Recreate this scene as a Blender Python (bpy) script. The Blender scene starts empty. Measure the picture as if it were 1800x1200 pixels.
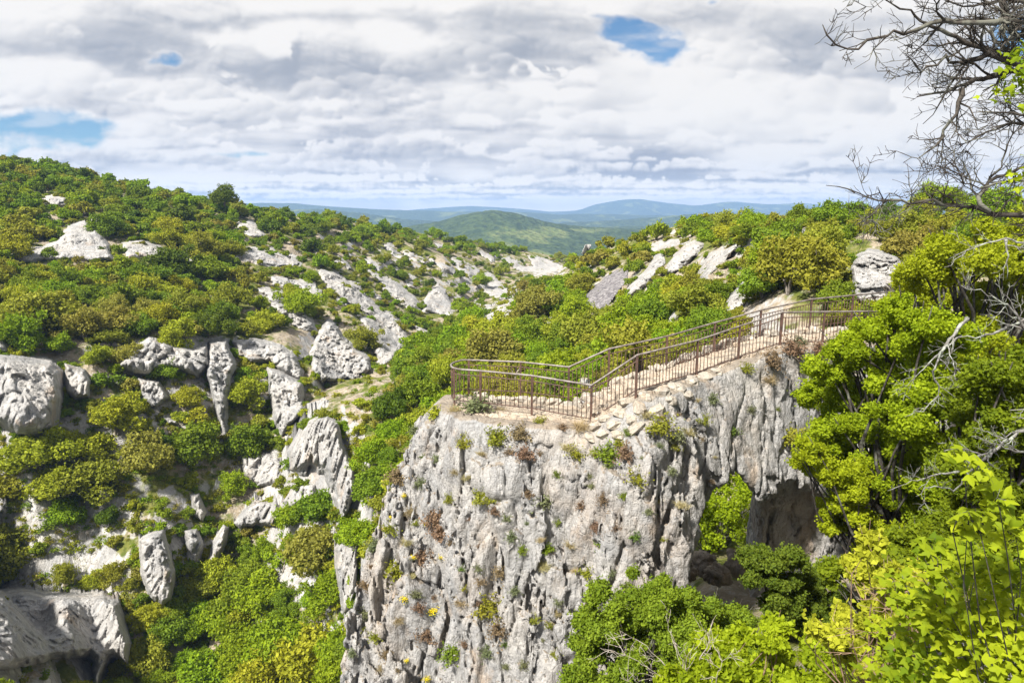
import bpy, math, random
import numpy as np
from mathutils import Vector, Matrix
from mathutils.bvhtree import BVHTree

rng = np.random.default_rng(7)
random.seed(7)
SC = bpy.context.scene
COL = SC.collection
PITCH = math.radians(10.6)
SP, CP, FPX = math.sin(PITCH), math.cos(PITCH), 1200.0

# ------------------------------------------------------------------ photo geometry helpers
def uz(px, py):
    u = (px - 900) / FPX
    v = (600 - py) / FPX
    d = CP + SP * v
    return u / d, (-SP + CP * v) / d

def at(px, py, D):
    a, t = uz(px, py)
    return np.array([a * D, D, t * D])

def to_px(p):
    zc = p[1] * CP - p[2] * SP
    return 900 + FPX * p[0] / zc, 600 - FPX * (p[2] * CP + p[1] * SP) / zc

# ------------------------------------------------------------------ noise
def _hash(ix, iy, iz, s):
    h = (ix.astype(np.uint32) * np.uint32(374761393) + iy.astype(np.uint32) * np.uint32(668265263)
         + iz.astype(np.uint32) * np.uint32(2246822519) + np.uint32((s * 3266489917) & 0xffffffff))
    h = (h ^ (h >> np.uint32(13))) * np.uint32(1274126177)
    h = (h ^ (h >> np.uint32(16))) * np.uint32(2654435761)
    return h ^ (h >> np.uint32(15))

def _h01(ix, iy, iz, s):
    return _hash(ix, iy, iz, s).astype(np.float32) * np.float32(1 / 4294967296.0)

def vnoise(x, y, z, s=0):
    x = np.asarray(x, np.float32); y = np.asarray(y, np.float32); z = np.asarray(z, np.float32)
    x, y, z = np.broadcast_arrays(x, y, z)
    fx, fy, fz = np.floor(x), np.floor(y), np.floor(z)
    ix, iy, iz = fx.astype(np.int32), fy.astype(np.int32), fz.astype(np.int32)
    tx, ty, tz = x - fx, y - fy, z - fz
    tx = tx * tx * tx * (tx * (tx * 6 - 15) + 10)
    ty = ty * ty * ty * (ty * (ty * 6 - 15) + 10)
    tz = tz * tz * tz * (tz * (tz * 6 - 15) + 10)
    out = 0
    for a in (0, 1):
        wx = tx if a else 1 - tx
        for b in (0, 1):
            wy = ty if b else 1 - ty
            for c in (0, 1):
                wz = tz if c else 1 - tz
                out = out + wx * wy * wz * _h01(ix + a, iy + b, iz + c, s)
    return out * 2 - 1

def fbm(x, y, z, octv=4, s=0, gain=0.5, ridged=False):
    a, tot, out, f = 1.0, 0.0, 0.0, 1.0
    for o in range(octv):
        n = vnoise(x * f + 17.3 * o, y * f - 9.1 * o, z * f + 4.7 * o, s + o)
        if ridged:
            n = 1 - 2 * np.abs(n)
        out = out + a * n
        tot += a
        a *= gain
        f *= 2.03
    return out / tot

def worley(x, y, z, s=0):
    """returns F1, F2, id-value of the nearest cell"""
    x, y, z = np.broadcast_arrays(np.asarray(x, np.float32), np.asarray(y, np.float32), np.asarray(z, np.float32))
    ix, iy, iz = np.floor(x).astype(np.int32), np.floor(y).astype(np.int32), np.floor(z).astype(np.int32)
    f1 = np.full(x.shape, 9.0, np.float32); f2 = f1.copy(); idv = np.zeros(x.shape, np.float32)
    for a in (-1, 0, 1):
        for b in (-1, 0, 1):
            for c in (-1, 0, 1):
                jx, jy, jz = ix + a, iy + b, iz + c
                dx = jx + _h01(jx, jy, jz, s) - x
                dy = jy + _h01(jx, jy, jz, s + 1) - y
                dz = jz + _h01(jx, jy, jz, s + 2) - z
                d = np.sqrt(dx * dx + dy * dy + dz * dz)
                near = d < f1
                f2 = np.where(near, f1, np.minimum(f2, d))
                idv = np.where(near, _h01(jx, jy, jz, s + 3), idv)
                f1 = np.where(near, d, f1)
    return f1, f2, idv

def sstep(a, b, x):
    t = np.clip((x - a) / (b - a), 0, 1)
    return t * t * (3 - 2 * t)

# ------------------------------------------------------------------ mesh helpers
def mesh_np(name, V, groups, mats, smooth=False):
    """groups: list of (faces array (n,k), material index, smooth or None)"""
    me = bpy.data.meshes.new(name)
    V = np.asarray(V, np.float32)
    me.vertices.add(len(V))
    me.vertices.foreach_set('co', V.ravel())
    groups = [(np.asarray(g[0], np.int32), g[1], g[2] if len(g) > 2 else smooth) for g in groups if len(g[0])]
    nl = sum(g[0].size for g in groups)
    nf = sum(len(g[0]) for g in groups)
    me.loops.add(nl)
    me.polygons.add(nf)
    vi = np.concatenate([g[0].ravel() for g in groups])
    me.loops.foreach_set('vertex_index', vi)
    tot = np.concatenate([np.full(len(g[0]), g[0].shape[1], np.int32) for g in groups])
    st = np.concatenate([[0], np.cumsum(tot)[:-1]]).astype(np.int32)
    me.polygons.foreach_set('loop_start', st)
    me.polygons.foreach_set('material_index', np.concatenate([np.full(len(g[0]), g[1], np.int32) for g in groups]))
    me.polygons.foreach_set('use_smooth', np.concatenate([np.full(len(g[0]), bool(g[2])) for g in groups]))
    for m in mats:
        me.materials.append(m)
    me.update(calc_edges=True)
    return me

def tag(o, label=None, cat=None, group=None, kind=None):
    if label: o['label'] = label
    if cat: o['category'] = cat
    if group: o['group'] = group
    if kind: o['kind'] = kind
    return o

def add(name, me, parent=None, loc=None):
    o = bpy.data.objects.new(name, me)
    COL.objects.link(o)
    if parent is not None: o.parent = parent
    if loc is not None: o.location = [float(c) for c in loc]
    return o

def empty(name, loc=(0, 0, 0)):
    return add(name, None, None, loc)

def grid_faces(nr, nc, off=0):
    i = np.arange((nr - 1) * nc).reshape(nr - 1, nc)[:, :-1].ravel()
    return np.stack([i, i + 1, i + nc + 1, i + nc], 1) + off

class MB:
    """collects pieces into one mesh; material index per piece"""
    def __init__(s): s.V = []; s.G = []; s.n = 0
    def put(s, V, F, mi=0, smooth=False):
        V = np.asarray(V, np.float32)
        if len(V) == 0: return
        s.V.append(V); s.G.append((np.asarray(F) + s.n, mi, smooth)); s.n += len(V)
    def mesh(s, name, mats):
        return mesh_np(name, np.concatenate(s.V), s.G, mats)

def tube(pts, rad, k=6, cap=True):
    """tapered tube along a polyline"""
    pts = np.asarray(pts, float); n = len(pts)
    rad = np.broadcast_to(np.asarray(rad, float), (n,))
    tan = np.gradient(pts, axis=0)
    tan /= np.linalg.norm(tan, axis=1, keepdims=True) + 1e-9
    ref = np.array([0, 0, 1.0]) if abs(tan[0][2]) < .9 else np.array([1.0, 0, 0])
    a = np.cross(tan, ref); a /= np.linalg.norm(a, axis=1, keepdims=True) + 1e-9
    b = np.cross(tan, a)
    th = np.arange(k) * 2 * np.pi / k
    V = pts[:, None] + rad[:, None, None] * (np.cos(th)[None, :, None] * a[:, None] + np.sin(th)[None, :, None] * b[:, None])
    V = V.reshape(-1, 3)
    i = np.arange(n - 1)[:, None] * k; j = np.arange(k)[None]
    F = np.stack([i + j, i + (j + 1) % k, i + k + (j + 1) % k, i + k + j], -1).reshape(-1, 4)
    if cap:
        V = np.concatenate([V, pts[:1] - tan[:1] * rad[0] * .5, pts[-1:] + tan[-1:] * rad[-1]])
        c0 = n * k; j = np.arange(k)
        F = np.concatenate([F, np.stack([(j + 1) % k, j, np.full(k, c0), np.full(k, c0)], 1),
                            np.stack([(n - 1) * k + j, (n - 1) * k + (j + 1) % k, np.full(k, c0 + 1), np.full(k, c0 + 1)], 1)])
    return V, F

def fix_tris(F):
    """split degenerate quads (last two equal) from real quads"""
    F = np.asarray(F)
    d = F[:, 2] == F[:, 3]
    return F[~d], F[d][:, :3]

def put_tube(mb, pts, rad, k=6, mi=0, smooth=True, cap=True):
    V, F = tube(pts, rad, k, cap)
    q, t = fix_tris(F)
    n0 = mb.n
    mb.put(V, q, mi, smooth)
    if len(t): mb.G.append((t + n0, mi, smooth))

# ------------------------------------------------------------------ materials
def new_mat(name):
    m = bpy.data.materials.new(name); m.use_nodes = True
    nt = m.node_tree; nt.nodes.clear()
    return m, nt

class NT:
    def __init__(s, nt): s.nt = nt
    def n(s, typ, **kw):
        nd = s.nt.nodes.new(typ)
        for k, v in kw.items():
            if k.startswith('i_'):
                key = k[2:]
                key = int(key) if key.isdigit() else key.replace('_', ' ')
                s.set(nd.inputs[key], v)
            else: setattr(nd, k, v)
        return nd
    def set(s, sock, v):
        if isinstance(v, bpy.types.NodeSocket): s.nt.links.new(v, sock)
        else:
            if isinstance(v, (tuple, list)) and len(v) == 3 and sock.type == 'RGBA': v = (*v, 1)
            sock.default_value = v
    def math(s, op, a, b=0.0, c=None, clamp=False):
        nd = s.n('ShaderNodeMath', operation=op, use_clamp=clamp)
        s.set(nd.inputs[0], a); s.set(nd.inputs[1], b)
        if c is not None: s.set(nd.inputs[2], c)
        return nd.outputs[0]
    def vmath(s, op, a, b=None):
        nd = s.n('ShaderNodeVectorMath', operation=op)
        s.set(nd.inputs[0], a)
        if b is not None: s.set(nd.inputs[1], b)
        return nd.outputs['Value'] if op in ('LENGTH', 'DOT_PRODUCT', 'DISTANCE') else nd.outputs[0]
    def mix(s, f, a, b, mode='MIX'):
        nd = s.n('ShaderNodeMix', data_type='RGBA', blend_type=mode)
        s.set(nd.inputs[0], f); s.set(nd.inputs[6], a); s.set(nd.inputs[7], b)
        return nd.outputs[2]
    def noise(s, vec, scale, detail=4, rough=.55, dist=0.0):
        nd = s.n('ShaderNodeTexNoise')
        s.set(nd.inputs['Vector'], vec); nd.inputs['Scale'].default_value = scale
        nd.inputs['Detail'].default_value = detail; nd.inputs['Roughness'].default_value = rough
        nd.inputs['Distortion'].default_value = dist
        return nd.outputs['Fac']
    def vor(s, vec, scale, feature='F1', out='Distance'):
        nd = s.n('ShaderNodeTexVoronoi', feature=feature)
        s.set(nd.inputs['Vector'], vec); nd.inputs['Scale'].default_value = scale
        return nd.outputs[out]
    def ramp(s, f, a, b):
        """smooth 0..1 between a and b"""
        nd = s.n('ShaderNodeMapRange', interpolation_type='SMOOTHSTEP')
        s.set(nd.inputs[0], f); nd.inputs[1].default_value = a; nd.inputs[2].default_value = b
        return nd.outputs[0]
    def scale(s, vec, xyz):
        return s.vmath('MULTIPLY', vec, xyz)

def surf(nt, color, rough=.85, bump=None, spec=.2, bstr=.5, bdist=.1):
    T = NT(nt)
    p = T.n('ShaderNodeBsdfPrincipled')
    T.set(p.inputs['Base Color'], color); T.set(p.inputs['Roughness'], rough)
    T.set(p.inputs['Specular IOR Level'], spec)
    if bump is not None:
        b = T.n('ShaderNodeBump'); T.set(b.inputs['Height'], bump)
        b.inputs['Strength'].default_value = bstr; b.inputs['Distance'].default_value = bdist
        nt.links.new(b.outputs[0], p.inputs['Normal'])
    o = T.n('ShaderNodeOutputMaterial'); nt.links.new(p.outputs[0], o.inputs[0])
    return p

def rock_nodes(T, unit):
    """limestone colour and height at a feature size (metres); returns colour, height sockets"""
    co = T.n('ShaderNodeTexCoord').outputs['Object']
    k = 1.0 / unit
    big = T.noise(co, .28 * k, 5, .6)
    mid = T.noise(co, 1.3 * k, 6, .62)
    fine = T.noise(co, 6.0 * k, 6, .7)
    wv = T.vmath('ADD', co, T.scale(T.n('ShaderNodeTexNoise', i_Scale=.9 * k, i_Detail=3.0).outputs['Color'], (.9 * unit, .9 * unit, .9 * unit)))
    st = T.noise(T.scale(wv, (1.5 * k, 1.5 * k, .16 * k)), 1.0, 5, .6)
    cr = T.vor(T.scale(wv, (1.25 * k, 1.25 * k, .4 * k)), 1.0, 'DISTANCE_TO_EDGE')
    cr2 = T.vor(T.scale(wv, (3.6 * k, 3.6 * k, 1.7 * k)), 1.0, 'DISTANCE_TO_EDGE')
    pores = T.vor(wv, 6.5 * k, 'F1')
    st2 = T.noise(T.scale(wv, (6.5 * k, 6.5 * k, 1.3 * k)), 1.0, 5, .65)
    grit = T.noise(co, 15.0 * k, 4, .75)
    col = T.mix(T.ramp(big, .36, .62), (.385, .362, .330), (.300, .296, .290))
    col = T.mix(T.ramp(mid, .42, .70), col, (.52, .495, .462))
    # grey-black lichen streaks running down the face, warm ochre seepage
    col = T.mix(T.math('MULTIPLY', T.ramp(st, .50, .72), .60), col, (.17, .162, .152))
    och = T.noise(T.scale(co, (.55 * k, .55 * k, .3 * k)), 1.0, 5, .65)
    col = T.mix(T.math('MULTIPLY', T.ramp(och, .56, .72), .55), col, (.38, .265, .165))
    col = T.mix(T.math('MULTIPLY', T.ramp(fine, .52, .75), .45), col, (.20, .18, .155))
    col = T.mix(T.math('MULTIPLY', T.math('MULTIPLY', T.ramp(cr, .045, .0), T.ramp(mid, .40, .60)), .55), col, (.13, .115, .09))
    col = T.mix(T.math('MULTIPLY', T.math('MULTIPLY', T.ramp(cr2, .05, .0), T.ramp(big, .45, .60)), .22), col, (.14, .12, .10))
    col = T.mix(T.math('MULTIPLY', T.ramp(st2, .54, .68), .60), col, (.125, .115, .10))
    col = T.mix(T.math('MULTIPLY', T.math('MULTIPLY', T.ramp(pores, .22, .10), T.ramp(mid, .50, .62)), .75), col, (.10, .09, .08))
    col = T.mix(T.math('MULTIPLY', T.ramp(grit, .52, .66), .35), col, (.17, .155, .14))
    h = T.math('MULTIPLY', mid, .8)
    h = T.math('SUBTRACT', h, T.math('MULTIPLY', st2, .45))
    h = T.math('ADD', h, T.math('MULTIPLY', grit, .22))
    h = T.math('ADD', h, T.math('MULTIPLY', st, .7))
    h = T.math('ADD', h, T.math('MULTIPLY', fine, .42))
    h = T.math('ADD', h, T.math('MULTIPLY', T.ramp(cr, 0, .12), .14))
    h = T.math('ADD', h, T.math('MULTIPLY', T.ramp(cr2, 0, .10), .07))
    h = T.math('ADD', h, T.math('MULTIPLY', T.ramp(pores, .0, .25), .12))
    return col, h, co, big, mid, fine

def rock_mat(name, unit, bstr=.7, tint=None):
    m, nt = new_mat(name); T = NT(nt)
    col, h, co, big, mid, fine = rock_nodes(T, unit)
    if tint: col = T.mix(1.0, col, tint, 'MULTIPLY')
    surf(nt, col, .9, h, .15, bstr, .30 * unit)
    return m

def leaf_mat(name, c1, c2, trans=.28, var=.25):
    m, nt = new_mat(name); T = NT(nt)
    g = T.n('ShaderNodeNewGeometry'); oi = T.n('ShaderNodeObjectInfo')
    co = T.n('ShaderNodeTexCoord').outputs['Object']
    cl = T.noise(co, 1.9, 3, .6)
    f = T.math('ADD', T.math('MULTIPLY', g.outputs['Random Per Island'], .6), T.math('MULTIPLY', T.ramp(cl, .35, .65), .5))
    col = T.mix(f, c1, c2)
    hs = T.n('ShaderNodeHueSaturation')
    T.set(hs.inputs['Color'], col)
    r = oi.outputs['Random']
    T.set(hs.inputs['Hue'], T.math('ADD', .5, T.math('MULTIPLY', T.math('SUBTRACT', r, .5), .045 * var / .25)))
    r2 = T.math('FRACT', T.math('MULTIPLY', r, 37.7))
    T.set(hs.inputs['Value'], T.math('ADD', 1 - var * .5, T.math('MULTIPLY', r2, var)))
    p = T.n('ShaderNodeBsdfPrincipled')
    nt.links.new(hs.outputs[0], p.inputs['Base Color'])
    p.inputs['Roughness'].default_value = .6; p.inputs['Specular IOR Level'].default_value = .08
    tr = T.n('ShaderNodeBsdfTranslucent')
    T.set(tr.inputs['Color'], T.mix(1.0, hs.outputs[0], (1.15, 1.15, .6, 1), 'MULTIPLY'))
    mx = T.n('ShaderNodeMixShader'); mx.inputs[0].default_value = trans
    nt.links.new(p.outputs[0], mx.inputs[1]); nt.links.new(tr.outputs[0], mx.inputs[2])
    o = T.n('ShaderNodeOutputMaterial'); nt.links.new(mx.outputs[0], o.inputs[0])
    return m

def bark_mat(name, c1, c2, c3=None, sc=14.0):
    m, nt = new_mat(name); T = NT(nt)
    co = T.n('ShaderNodeTexCoord').outputs['Object']
    n1 = T.noise(co, sc, 5, .65); n2 = T.noise(co, sc * .3, 4, .6)
    col = T.mix(T.ramp(n1, .35, .65), c1, c2)
    if c3: col = T.mix(T.ramp(n2, .50, .60), col, c3)
    surf(nt, col, .9, n1, .1, .6, .02)
    return m

# ------------------------------------------------------------------ camera
cam_d = bpy.data.cameras.new('camera'); cam = bpy.data.objects.new('camera', cam_d); COL.objects.link(cam)
cam_d.lens = 24; cam_d.sensor_width = 36; cam_d.clip_start = .05; cam_d.clip_end = 60000
cam.rotation_euler = (math.pi / 2 - PITCH, 0, 0)
SC.camera = cam

# ------------------------------------------------------------------ light
SUN_EL, SUN_AZ = math.radians(50), math.radians(-138)   # azimuth from +Y towards +X; behind the camera to the left
sd = np.array([math.sin(SUN_AZ) * math.cos(SUN_EL), math.cos(SUN_AZ) * math.cos(SUN_EL), math.sin(SUN_EL)])
sun_d = bpy.data.lights.new('sun', 'SUN'); sun_d.energy = 3.0; sun_d.angle = math.radians(5); sun_d.color = (1, .965, .905)
sun = bpy.data.objects.new('sun', sun_d); COL.objects.link(sun)
sun.rotation_euler = Vector([float(c) for c in -sd]).to_track_quat('-Z', 'Y').to_euler()
sun.location = (0, 0, 60)
# ------------------------------------------------------------------ sky: Nishita blue behind rows of cumulus (cloud rows computed here, fixed to world directions)
CW, CH = 1800, 520
SX0, SX1, SY0, SY1 = -450.0, 2250.0, -330.0, 450.0        # extent of the computed part of the sky, in photo pixels about the +Y direction
skx, sky_y = np.meshgrid(np.linspace(SX0, SX1, CW, dtype=np.float32), np.linspace(SY0, SY1, CH, dtype=np.float32))
def billow(x, y, o, s):
    out = 0; a = 1.; f = 1.; tt = 0
    for k in range(o):
        out = out + a * np.abs(vnoise(x * f + 5.1 * k, y * f, s * .37, s + k)); tt += a; a *= .52; f *= 2.07
    return out / tt
def cloud_sky():
    x, y = skx, sky_y
    wxx = fbm(x / 70, y / 45, 0, 4, 901) * 26; wyy = fbm(x / 70, y / 45, 4, 4, 911) * 13
    A = np.zeros_like(x); S = np.full_like(x, .9)        # cover and brightness
    # far veil near the horizon
    v = fbm(x / 300, y / 12, 0, 5, 921)
    A = np.ones_like(x); v2 = fbm(x / 120, y / 34, 2, 6, 925); S = .82 + .18 * v + .20 * v2
    rows = [ # base line, tower height, cover, length of the towers, seed
        (352, 14, .62, 120, 1), (344, 18, .60, 170, 2), (334, 22, .60, 200, 3), (322, 28, .62, 230, 4), (305, 36, .60, 260, 5), (288, 52, .62, 260, 6),
        (262, 62, .62, 300, 7), (236, 80, .60, 360, 8), (200, 96, .66, 420, 9), (158, 120, .72, 460, 10), (112, 150, .78, 520, 11), (52, 170, .80, 600, 12), (-40, 200, .8, 700, 13), (-150, 240, .8, 800, 14)]
    for by, ht, cv, ln, sd_ in rows:
        n1 = fbm(x / ln, 0 * y, sd_ * 3.3, 4, 930 + sd_ * 7)
        base = by + ht * .10 * fbm(x / (ln * .8), 0 * y, sd_ * 1.7, 4, 940 + sd_) + wyy * ht / 110
        up = (base - y) / ht                                # 0 at the base, 1 at tower height
        xb = (x + wxx * ht / 90); yb = (y + wyy * ht / 90)
        b = billow(xb / (ht * .95), yb / (ht * .62), 5, 950 + sd_ * 5)
        prof = np.clip((n1 * 1.6 + cv * 2 - 1.0) * 1.15 + .25, -.5, 1.6)
        shape = prof - up * .95 + (b - .26) * 1.25
        top = sstep(-.02, .16, shape)
        f2 = fbm(x / (ht * 1.6), y / (ht * .35), sd_, 5, 960 + sd_)
        bot = sstep(-.10, .16, up + .22 * f2)
        a = top * bot
        # brightness: bright towers, shaded flat bases, creases between the lumps
        g = np.clip(up / np.maximum(prof, .25), 0, 1.1)
        br = .66 + .40 * sstep(.02, .75, g + .35 * f2) + .30 * (b - .26) + .30 * (b - np.roll(b, (5, 4), (0, 1))) + .12 * sstep(.25, .0, shape)
        br = br - .08 * sstep(.2, 1.2, prof) * sstep(.5, .0, g)
        A = A * (1 - a) + a; S = S * (1 - a) + br * a
    # cumulus heads: heaped lobes, lit from the upper left
    rc = np.random.default_rng(4242)
    for cx_, cy_, cw_, ch_ in ((1150,175,230,130),(1300,215,200,110),(1372,288,90,44),(1215,265,120,50),(120,160,280,74),(300,240,260,44),(170,276,230,34),(520,296,260,38),(930,304,120,44),(700,268,240,40),(860,200,300,60),(1580,262,260,76),(470,205,260,52),(1480,190,200,90),(1050,235,150,60),(640,165,260,60),(1290,110,200,60),(330,170,200,50),(40,60,200,60),(800,120,260,60),(1560,120,200,80)):
        nb = int(22 + cw_ / 8)
        for k in range(nb):
            u = rc.uniform(-1, 1); hgt = (1 - u * u) ** .7
            bx = cx_ + u * cw_ * .5; yy = cy_ - rc.random() * hgt * ch_ * .62 + .10 * ch_
            r_ = ch_ * rc.uniform(.13, .30) * (.6 + .5 * hgt)
            j0, j1 = np.searchsorted(x[0], [bx - r_ * 2.6, bx + r_ * 2.6]); i0, i1 = np.searchsorted(y[:, 0], [yy - r_ * 2.0, yy + r_ * 2.0])
            if j1 - j0 < 2 or i1 - i0 < 2: continue
            sl = (slice(i0, i1), slice(j0, j1))
            dx = (x[sl] + wxx[sl] * r_ / 40 - bx) / (r_ * 1.35); dy = (y[sl] + wyy[sl] * r_ / 22 - yy) / r_
            q = np.sqrt(dx * dx + dy * dy)
            al = sstep(1.18, .60, q) * np.where(dy > 0, sstep(1.0, .1, dy), 1) * rc.uniform(.45, .9)
            lit = .82 + .20 * np.clip(-(.35 * dx + .85 * dy), -1, 1) - .16 * (yy - (cy_ - ch_ * .45)) / ch_
            S[sl] = S[sl] * (1 - al) + lit * al
    # large soft light and dark regions of the deck
    def spot(lst):
        o = 0
        for cx_, cy_, rx, ry, st in lst: o = o + st * np.exp(-((x + wxx * 1.2 - cx_) / rx) ** 2 - ((y + wyy * 1.4 - cy_) / ry) ** 2)
        return o
    S = S + spot([(1130, 150, 110, 70, .14), (1270, 215, 160, 80, .06), (70, 150, 170, 45, .16), (250, 225, 150, 25, .12), (1360, 282, 50, 20, .22), (1600, 250, 220, 90, .10), (820, 190, 260, 40, .08), (60, 30, 120, 30, .05), (1250, 150, 90, 50, .10)])
    S = S - spot([(620, 108, 330, 50, .22), (330, 60, 200, 40, .12), (1130, 285, 100, 32, .36), (1240, 312, 210, 15, .34), (560, 262, 300, 14, .12), (350, 215, 160, 14, .10), (820, 252, 200, 12, .10), (1460, 290, 160, 16, .14), (140, 300, 200, 9, .1), (700, 318, 260, 9, .14), (950, 340, 300, 6, .10), (560, 345, 300, 5, .10), (1420, 80, 150, 80, .06), (900, 60, 240, 60, .10), (850, 325, 300, 10, .10), (1340, 180, 60, 40, .05)])
    # openings, with torn edges
    n2 = fbm(x / 95, y / 60, 0, 7, 990, .58); n3 = billow(x / 60, y / 40, 5, 995)
    hole = spot([(1085, 52, 44, 24, 1.05), (1150, 86, 44, 20, 1.0), (1195, 92, 34, 20, .8), (1118, 68, 44, 20, .9), (1050, 30, 34, 12, .5), (20, 228, 150, 32, 1.25), (140, 240, 66, 20, .6), (285, 110, 34, 8, .62), (430, 272, 90, 8, .35), (1800, 60, 70, 60, 1.2), (1700, 100, 50, 14, .5), (215, 143, 22, 7, .5), (20, 268, 110, 12, .7), (1245, 4, 12, 8, .5)])
    A = A * (1 - sstep(.22, .95, hole + n2 * .75 * sstep(.05, .4, hole) + (.26 - n3) * .55 * sstep(.05, .3, hole)))
    rim = sstep(.12, .45, hole + n2 * .42 + (n3 - .28) * .35)
    S = S + .10 * rim
    # fine texture
    S = S + .05 * fbm(x / 40, y / 22, 0, 5, 997) + .20 * fbm(x / 330, y / 105, 3, 4, 998) + .10 * fbm(x / 130, y / 60, 6, 4, 999)
    A = np.maximum(A, .40 * sstep(-.05, .55, fbm(x / 90, y / 26, 8, 6, 1003)) + .04)
    return A, np.clip(S, .36, 1.06)
cA, cS = cloud_sky()
tt_ = sstep(.40, 1.0, cS)[..., None]
crgb = np.array([.42, .445, .495]) * (1 - tt_) + np.array([1.0, .968, .925]) * tt_
crgb = crgb * (1 + np.array([.46, .38, .22]) * sstep(290, 366, sky_y)[..., None])     # cloud colour brightened and warmed towards the horizon, offsetting the blue haze
img = bpy.data.images.new('cloud_rows', CW, CH, alpha=True, float_buffer=True)
img.colorspace_settings.name = 'Non-Color'; img.alpha_mode = 'CHANNEL_PACKED'
img.pixels.foreach_set(np.concatenate([crgb, cA[..., None]], -1)[::-1].astype(np.float32).ravel())
img.update(); img.pack()

W = bpy.data.worlds.new('World'); SC.world = W; W.use_nodes = True
wn = W.node_tree; wn.nodes.clear(); T = NT(wn)
gen = T.n('ShaderNodeTexCoord').outputs['Generated']
sep = T.n('ShaderNodeSeparateXYZ'); wn.links.new(gen, sep.inputs[0])
sx, sy, sz = sep.outputs
sky = T.n('ShaderNodeTexSky', sky_type='NISHITA'); sky.sun_disc = False
sky.sun_elevation = SUN_EL; sky.sun_rotation = SUN_AZ
sky.altitude = 600; sky.air_density = 1.0; sky.dust_density = .6; sky.ozone_density = 2.0
syc = T.math('MAXIMUM', sy, .05)
a_ = T.math('DIVIDE', sx, syc); t_ = T.math('DIVIDE', sz, syc)       # direction as sideways and upward slope
# photo pixel of a direction: zc = CP - t SP ; v = (t CP + SP) / zc
zc = T.math('SUBTRACT', CP, T.math('MULTIPLY', t_, SP))
pxn = T.math('ADD', 900.0, T.math('MULTIPLY', T.math('DIVIDE', a_, zc), FPX))
pyn = T.math('SUBTRACT', 600.0, T.math('MULTIPLY', T.math('DIVIDE', T.math('ADD', T.math('MULTIPLY', t_, CP), SP), zc), FPX))
uvc = T.n('ShaderNodeCombineXYZ')
U_ = T.math('DIVIDE', T.math('SUBTRACT', pxn, SX0), SX1 - SX0); V_ = T.math('SUBTRACT', 1.0, T.math('DIVIDE', T.math('SUBTRACT', pyn, SY0), SY1 - SY0))
T.set(uvc.inputs[0], U_); T.set(uvc.inputs[1], V_)
ti = T.n('ShaderNodeTexImage', extension='EXTEND', interpolation='Cubic'); ti.image = img
wn.links.new(uvc.outputs[0], ti.inputs[0])
def win(f): return T.math('MULTIPLY', T.ramp(f, .0, .08), T.ramp(f, 1.0, .92))
inside = T.math('MULTIPLY', T.math('MULTIPLY', win(U_), T.ramp(V_, 1.0, .85)), T.ramp(sy, .15, .3))
other = T.noise(gen, 3.0, 3, .55)
oc = T.mix(T.ramp(other, .35, .6), (1.0, .97, .94), (.60, .63, .68))
oa = T.ramp(other, .36, .44)
ccol = T.mix(inside, oc, ti.outputs['Color'])
alp = T.n('ShaderNodeMix'); T.set(alp.inputs[0], inside); T.set(alp.inputs[2], oa); T.set(alp.inputs[3], ti.outputs['Alpha'])
bg1 = T.n('ShaderNodeBackground'); T.set(bg1.inputs[0], T.mix(1.0, sky.outputs[0], (.62, .92, 1.08, 1), 'MULTIPLY')); bg1.inputs[1].default_value = .026
bg2 = T.n('ShaderNodeBackground'); T.set(bg2.inputs[0], ccol); bg2.inputs[1].default_value = .245
mx = T.n('ShaderNodeMixShader'); T.set(mx.inputs[0], alp.outputs[0])
wn.links.new(bg1.outputs[0], mx.inputs[1]); wn.links.new(bg2.outputs[0], mx.inputs[2])
wo = T.n('ShaderNodeOutputWorld'); wn.links.new(mx.outputs[0], wo.inputs[0])
W.cycles.sampling_method = 'MANUAL'; W.cycles.sample_map_resolution = 512

SC.view_settings.view_transform = 'Standard'; SC.view_settings.look = 'None'
SC.view_settings.exposure = 2.0; SC.view_settings.gamma = 1
SC.cycles.use_denoising = True
try: SC.cycles.denoiser = 'OPENIMAGEDENOISE'
except Exception: pass
SC.cycles.max_bounces = 6; SC.cycles.diffuse_bounces = 3; SC.cycles.transmission_bounces = 3
SC.cycles.volume_bounces = 0; SC.cycles.transparent_max_bounces = 6
SC.cycles.sample_clamp_indirect = 4
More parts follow.
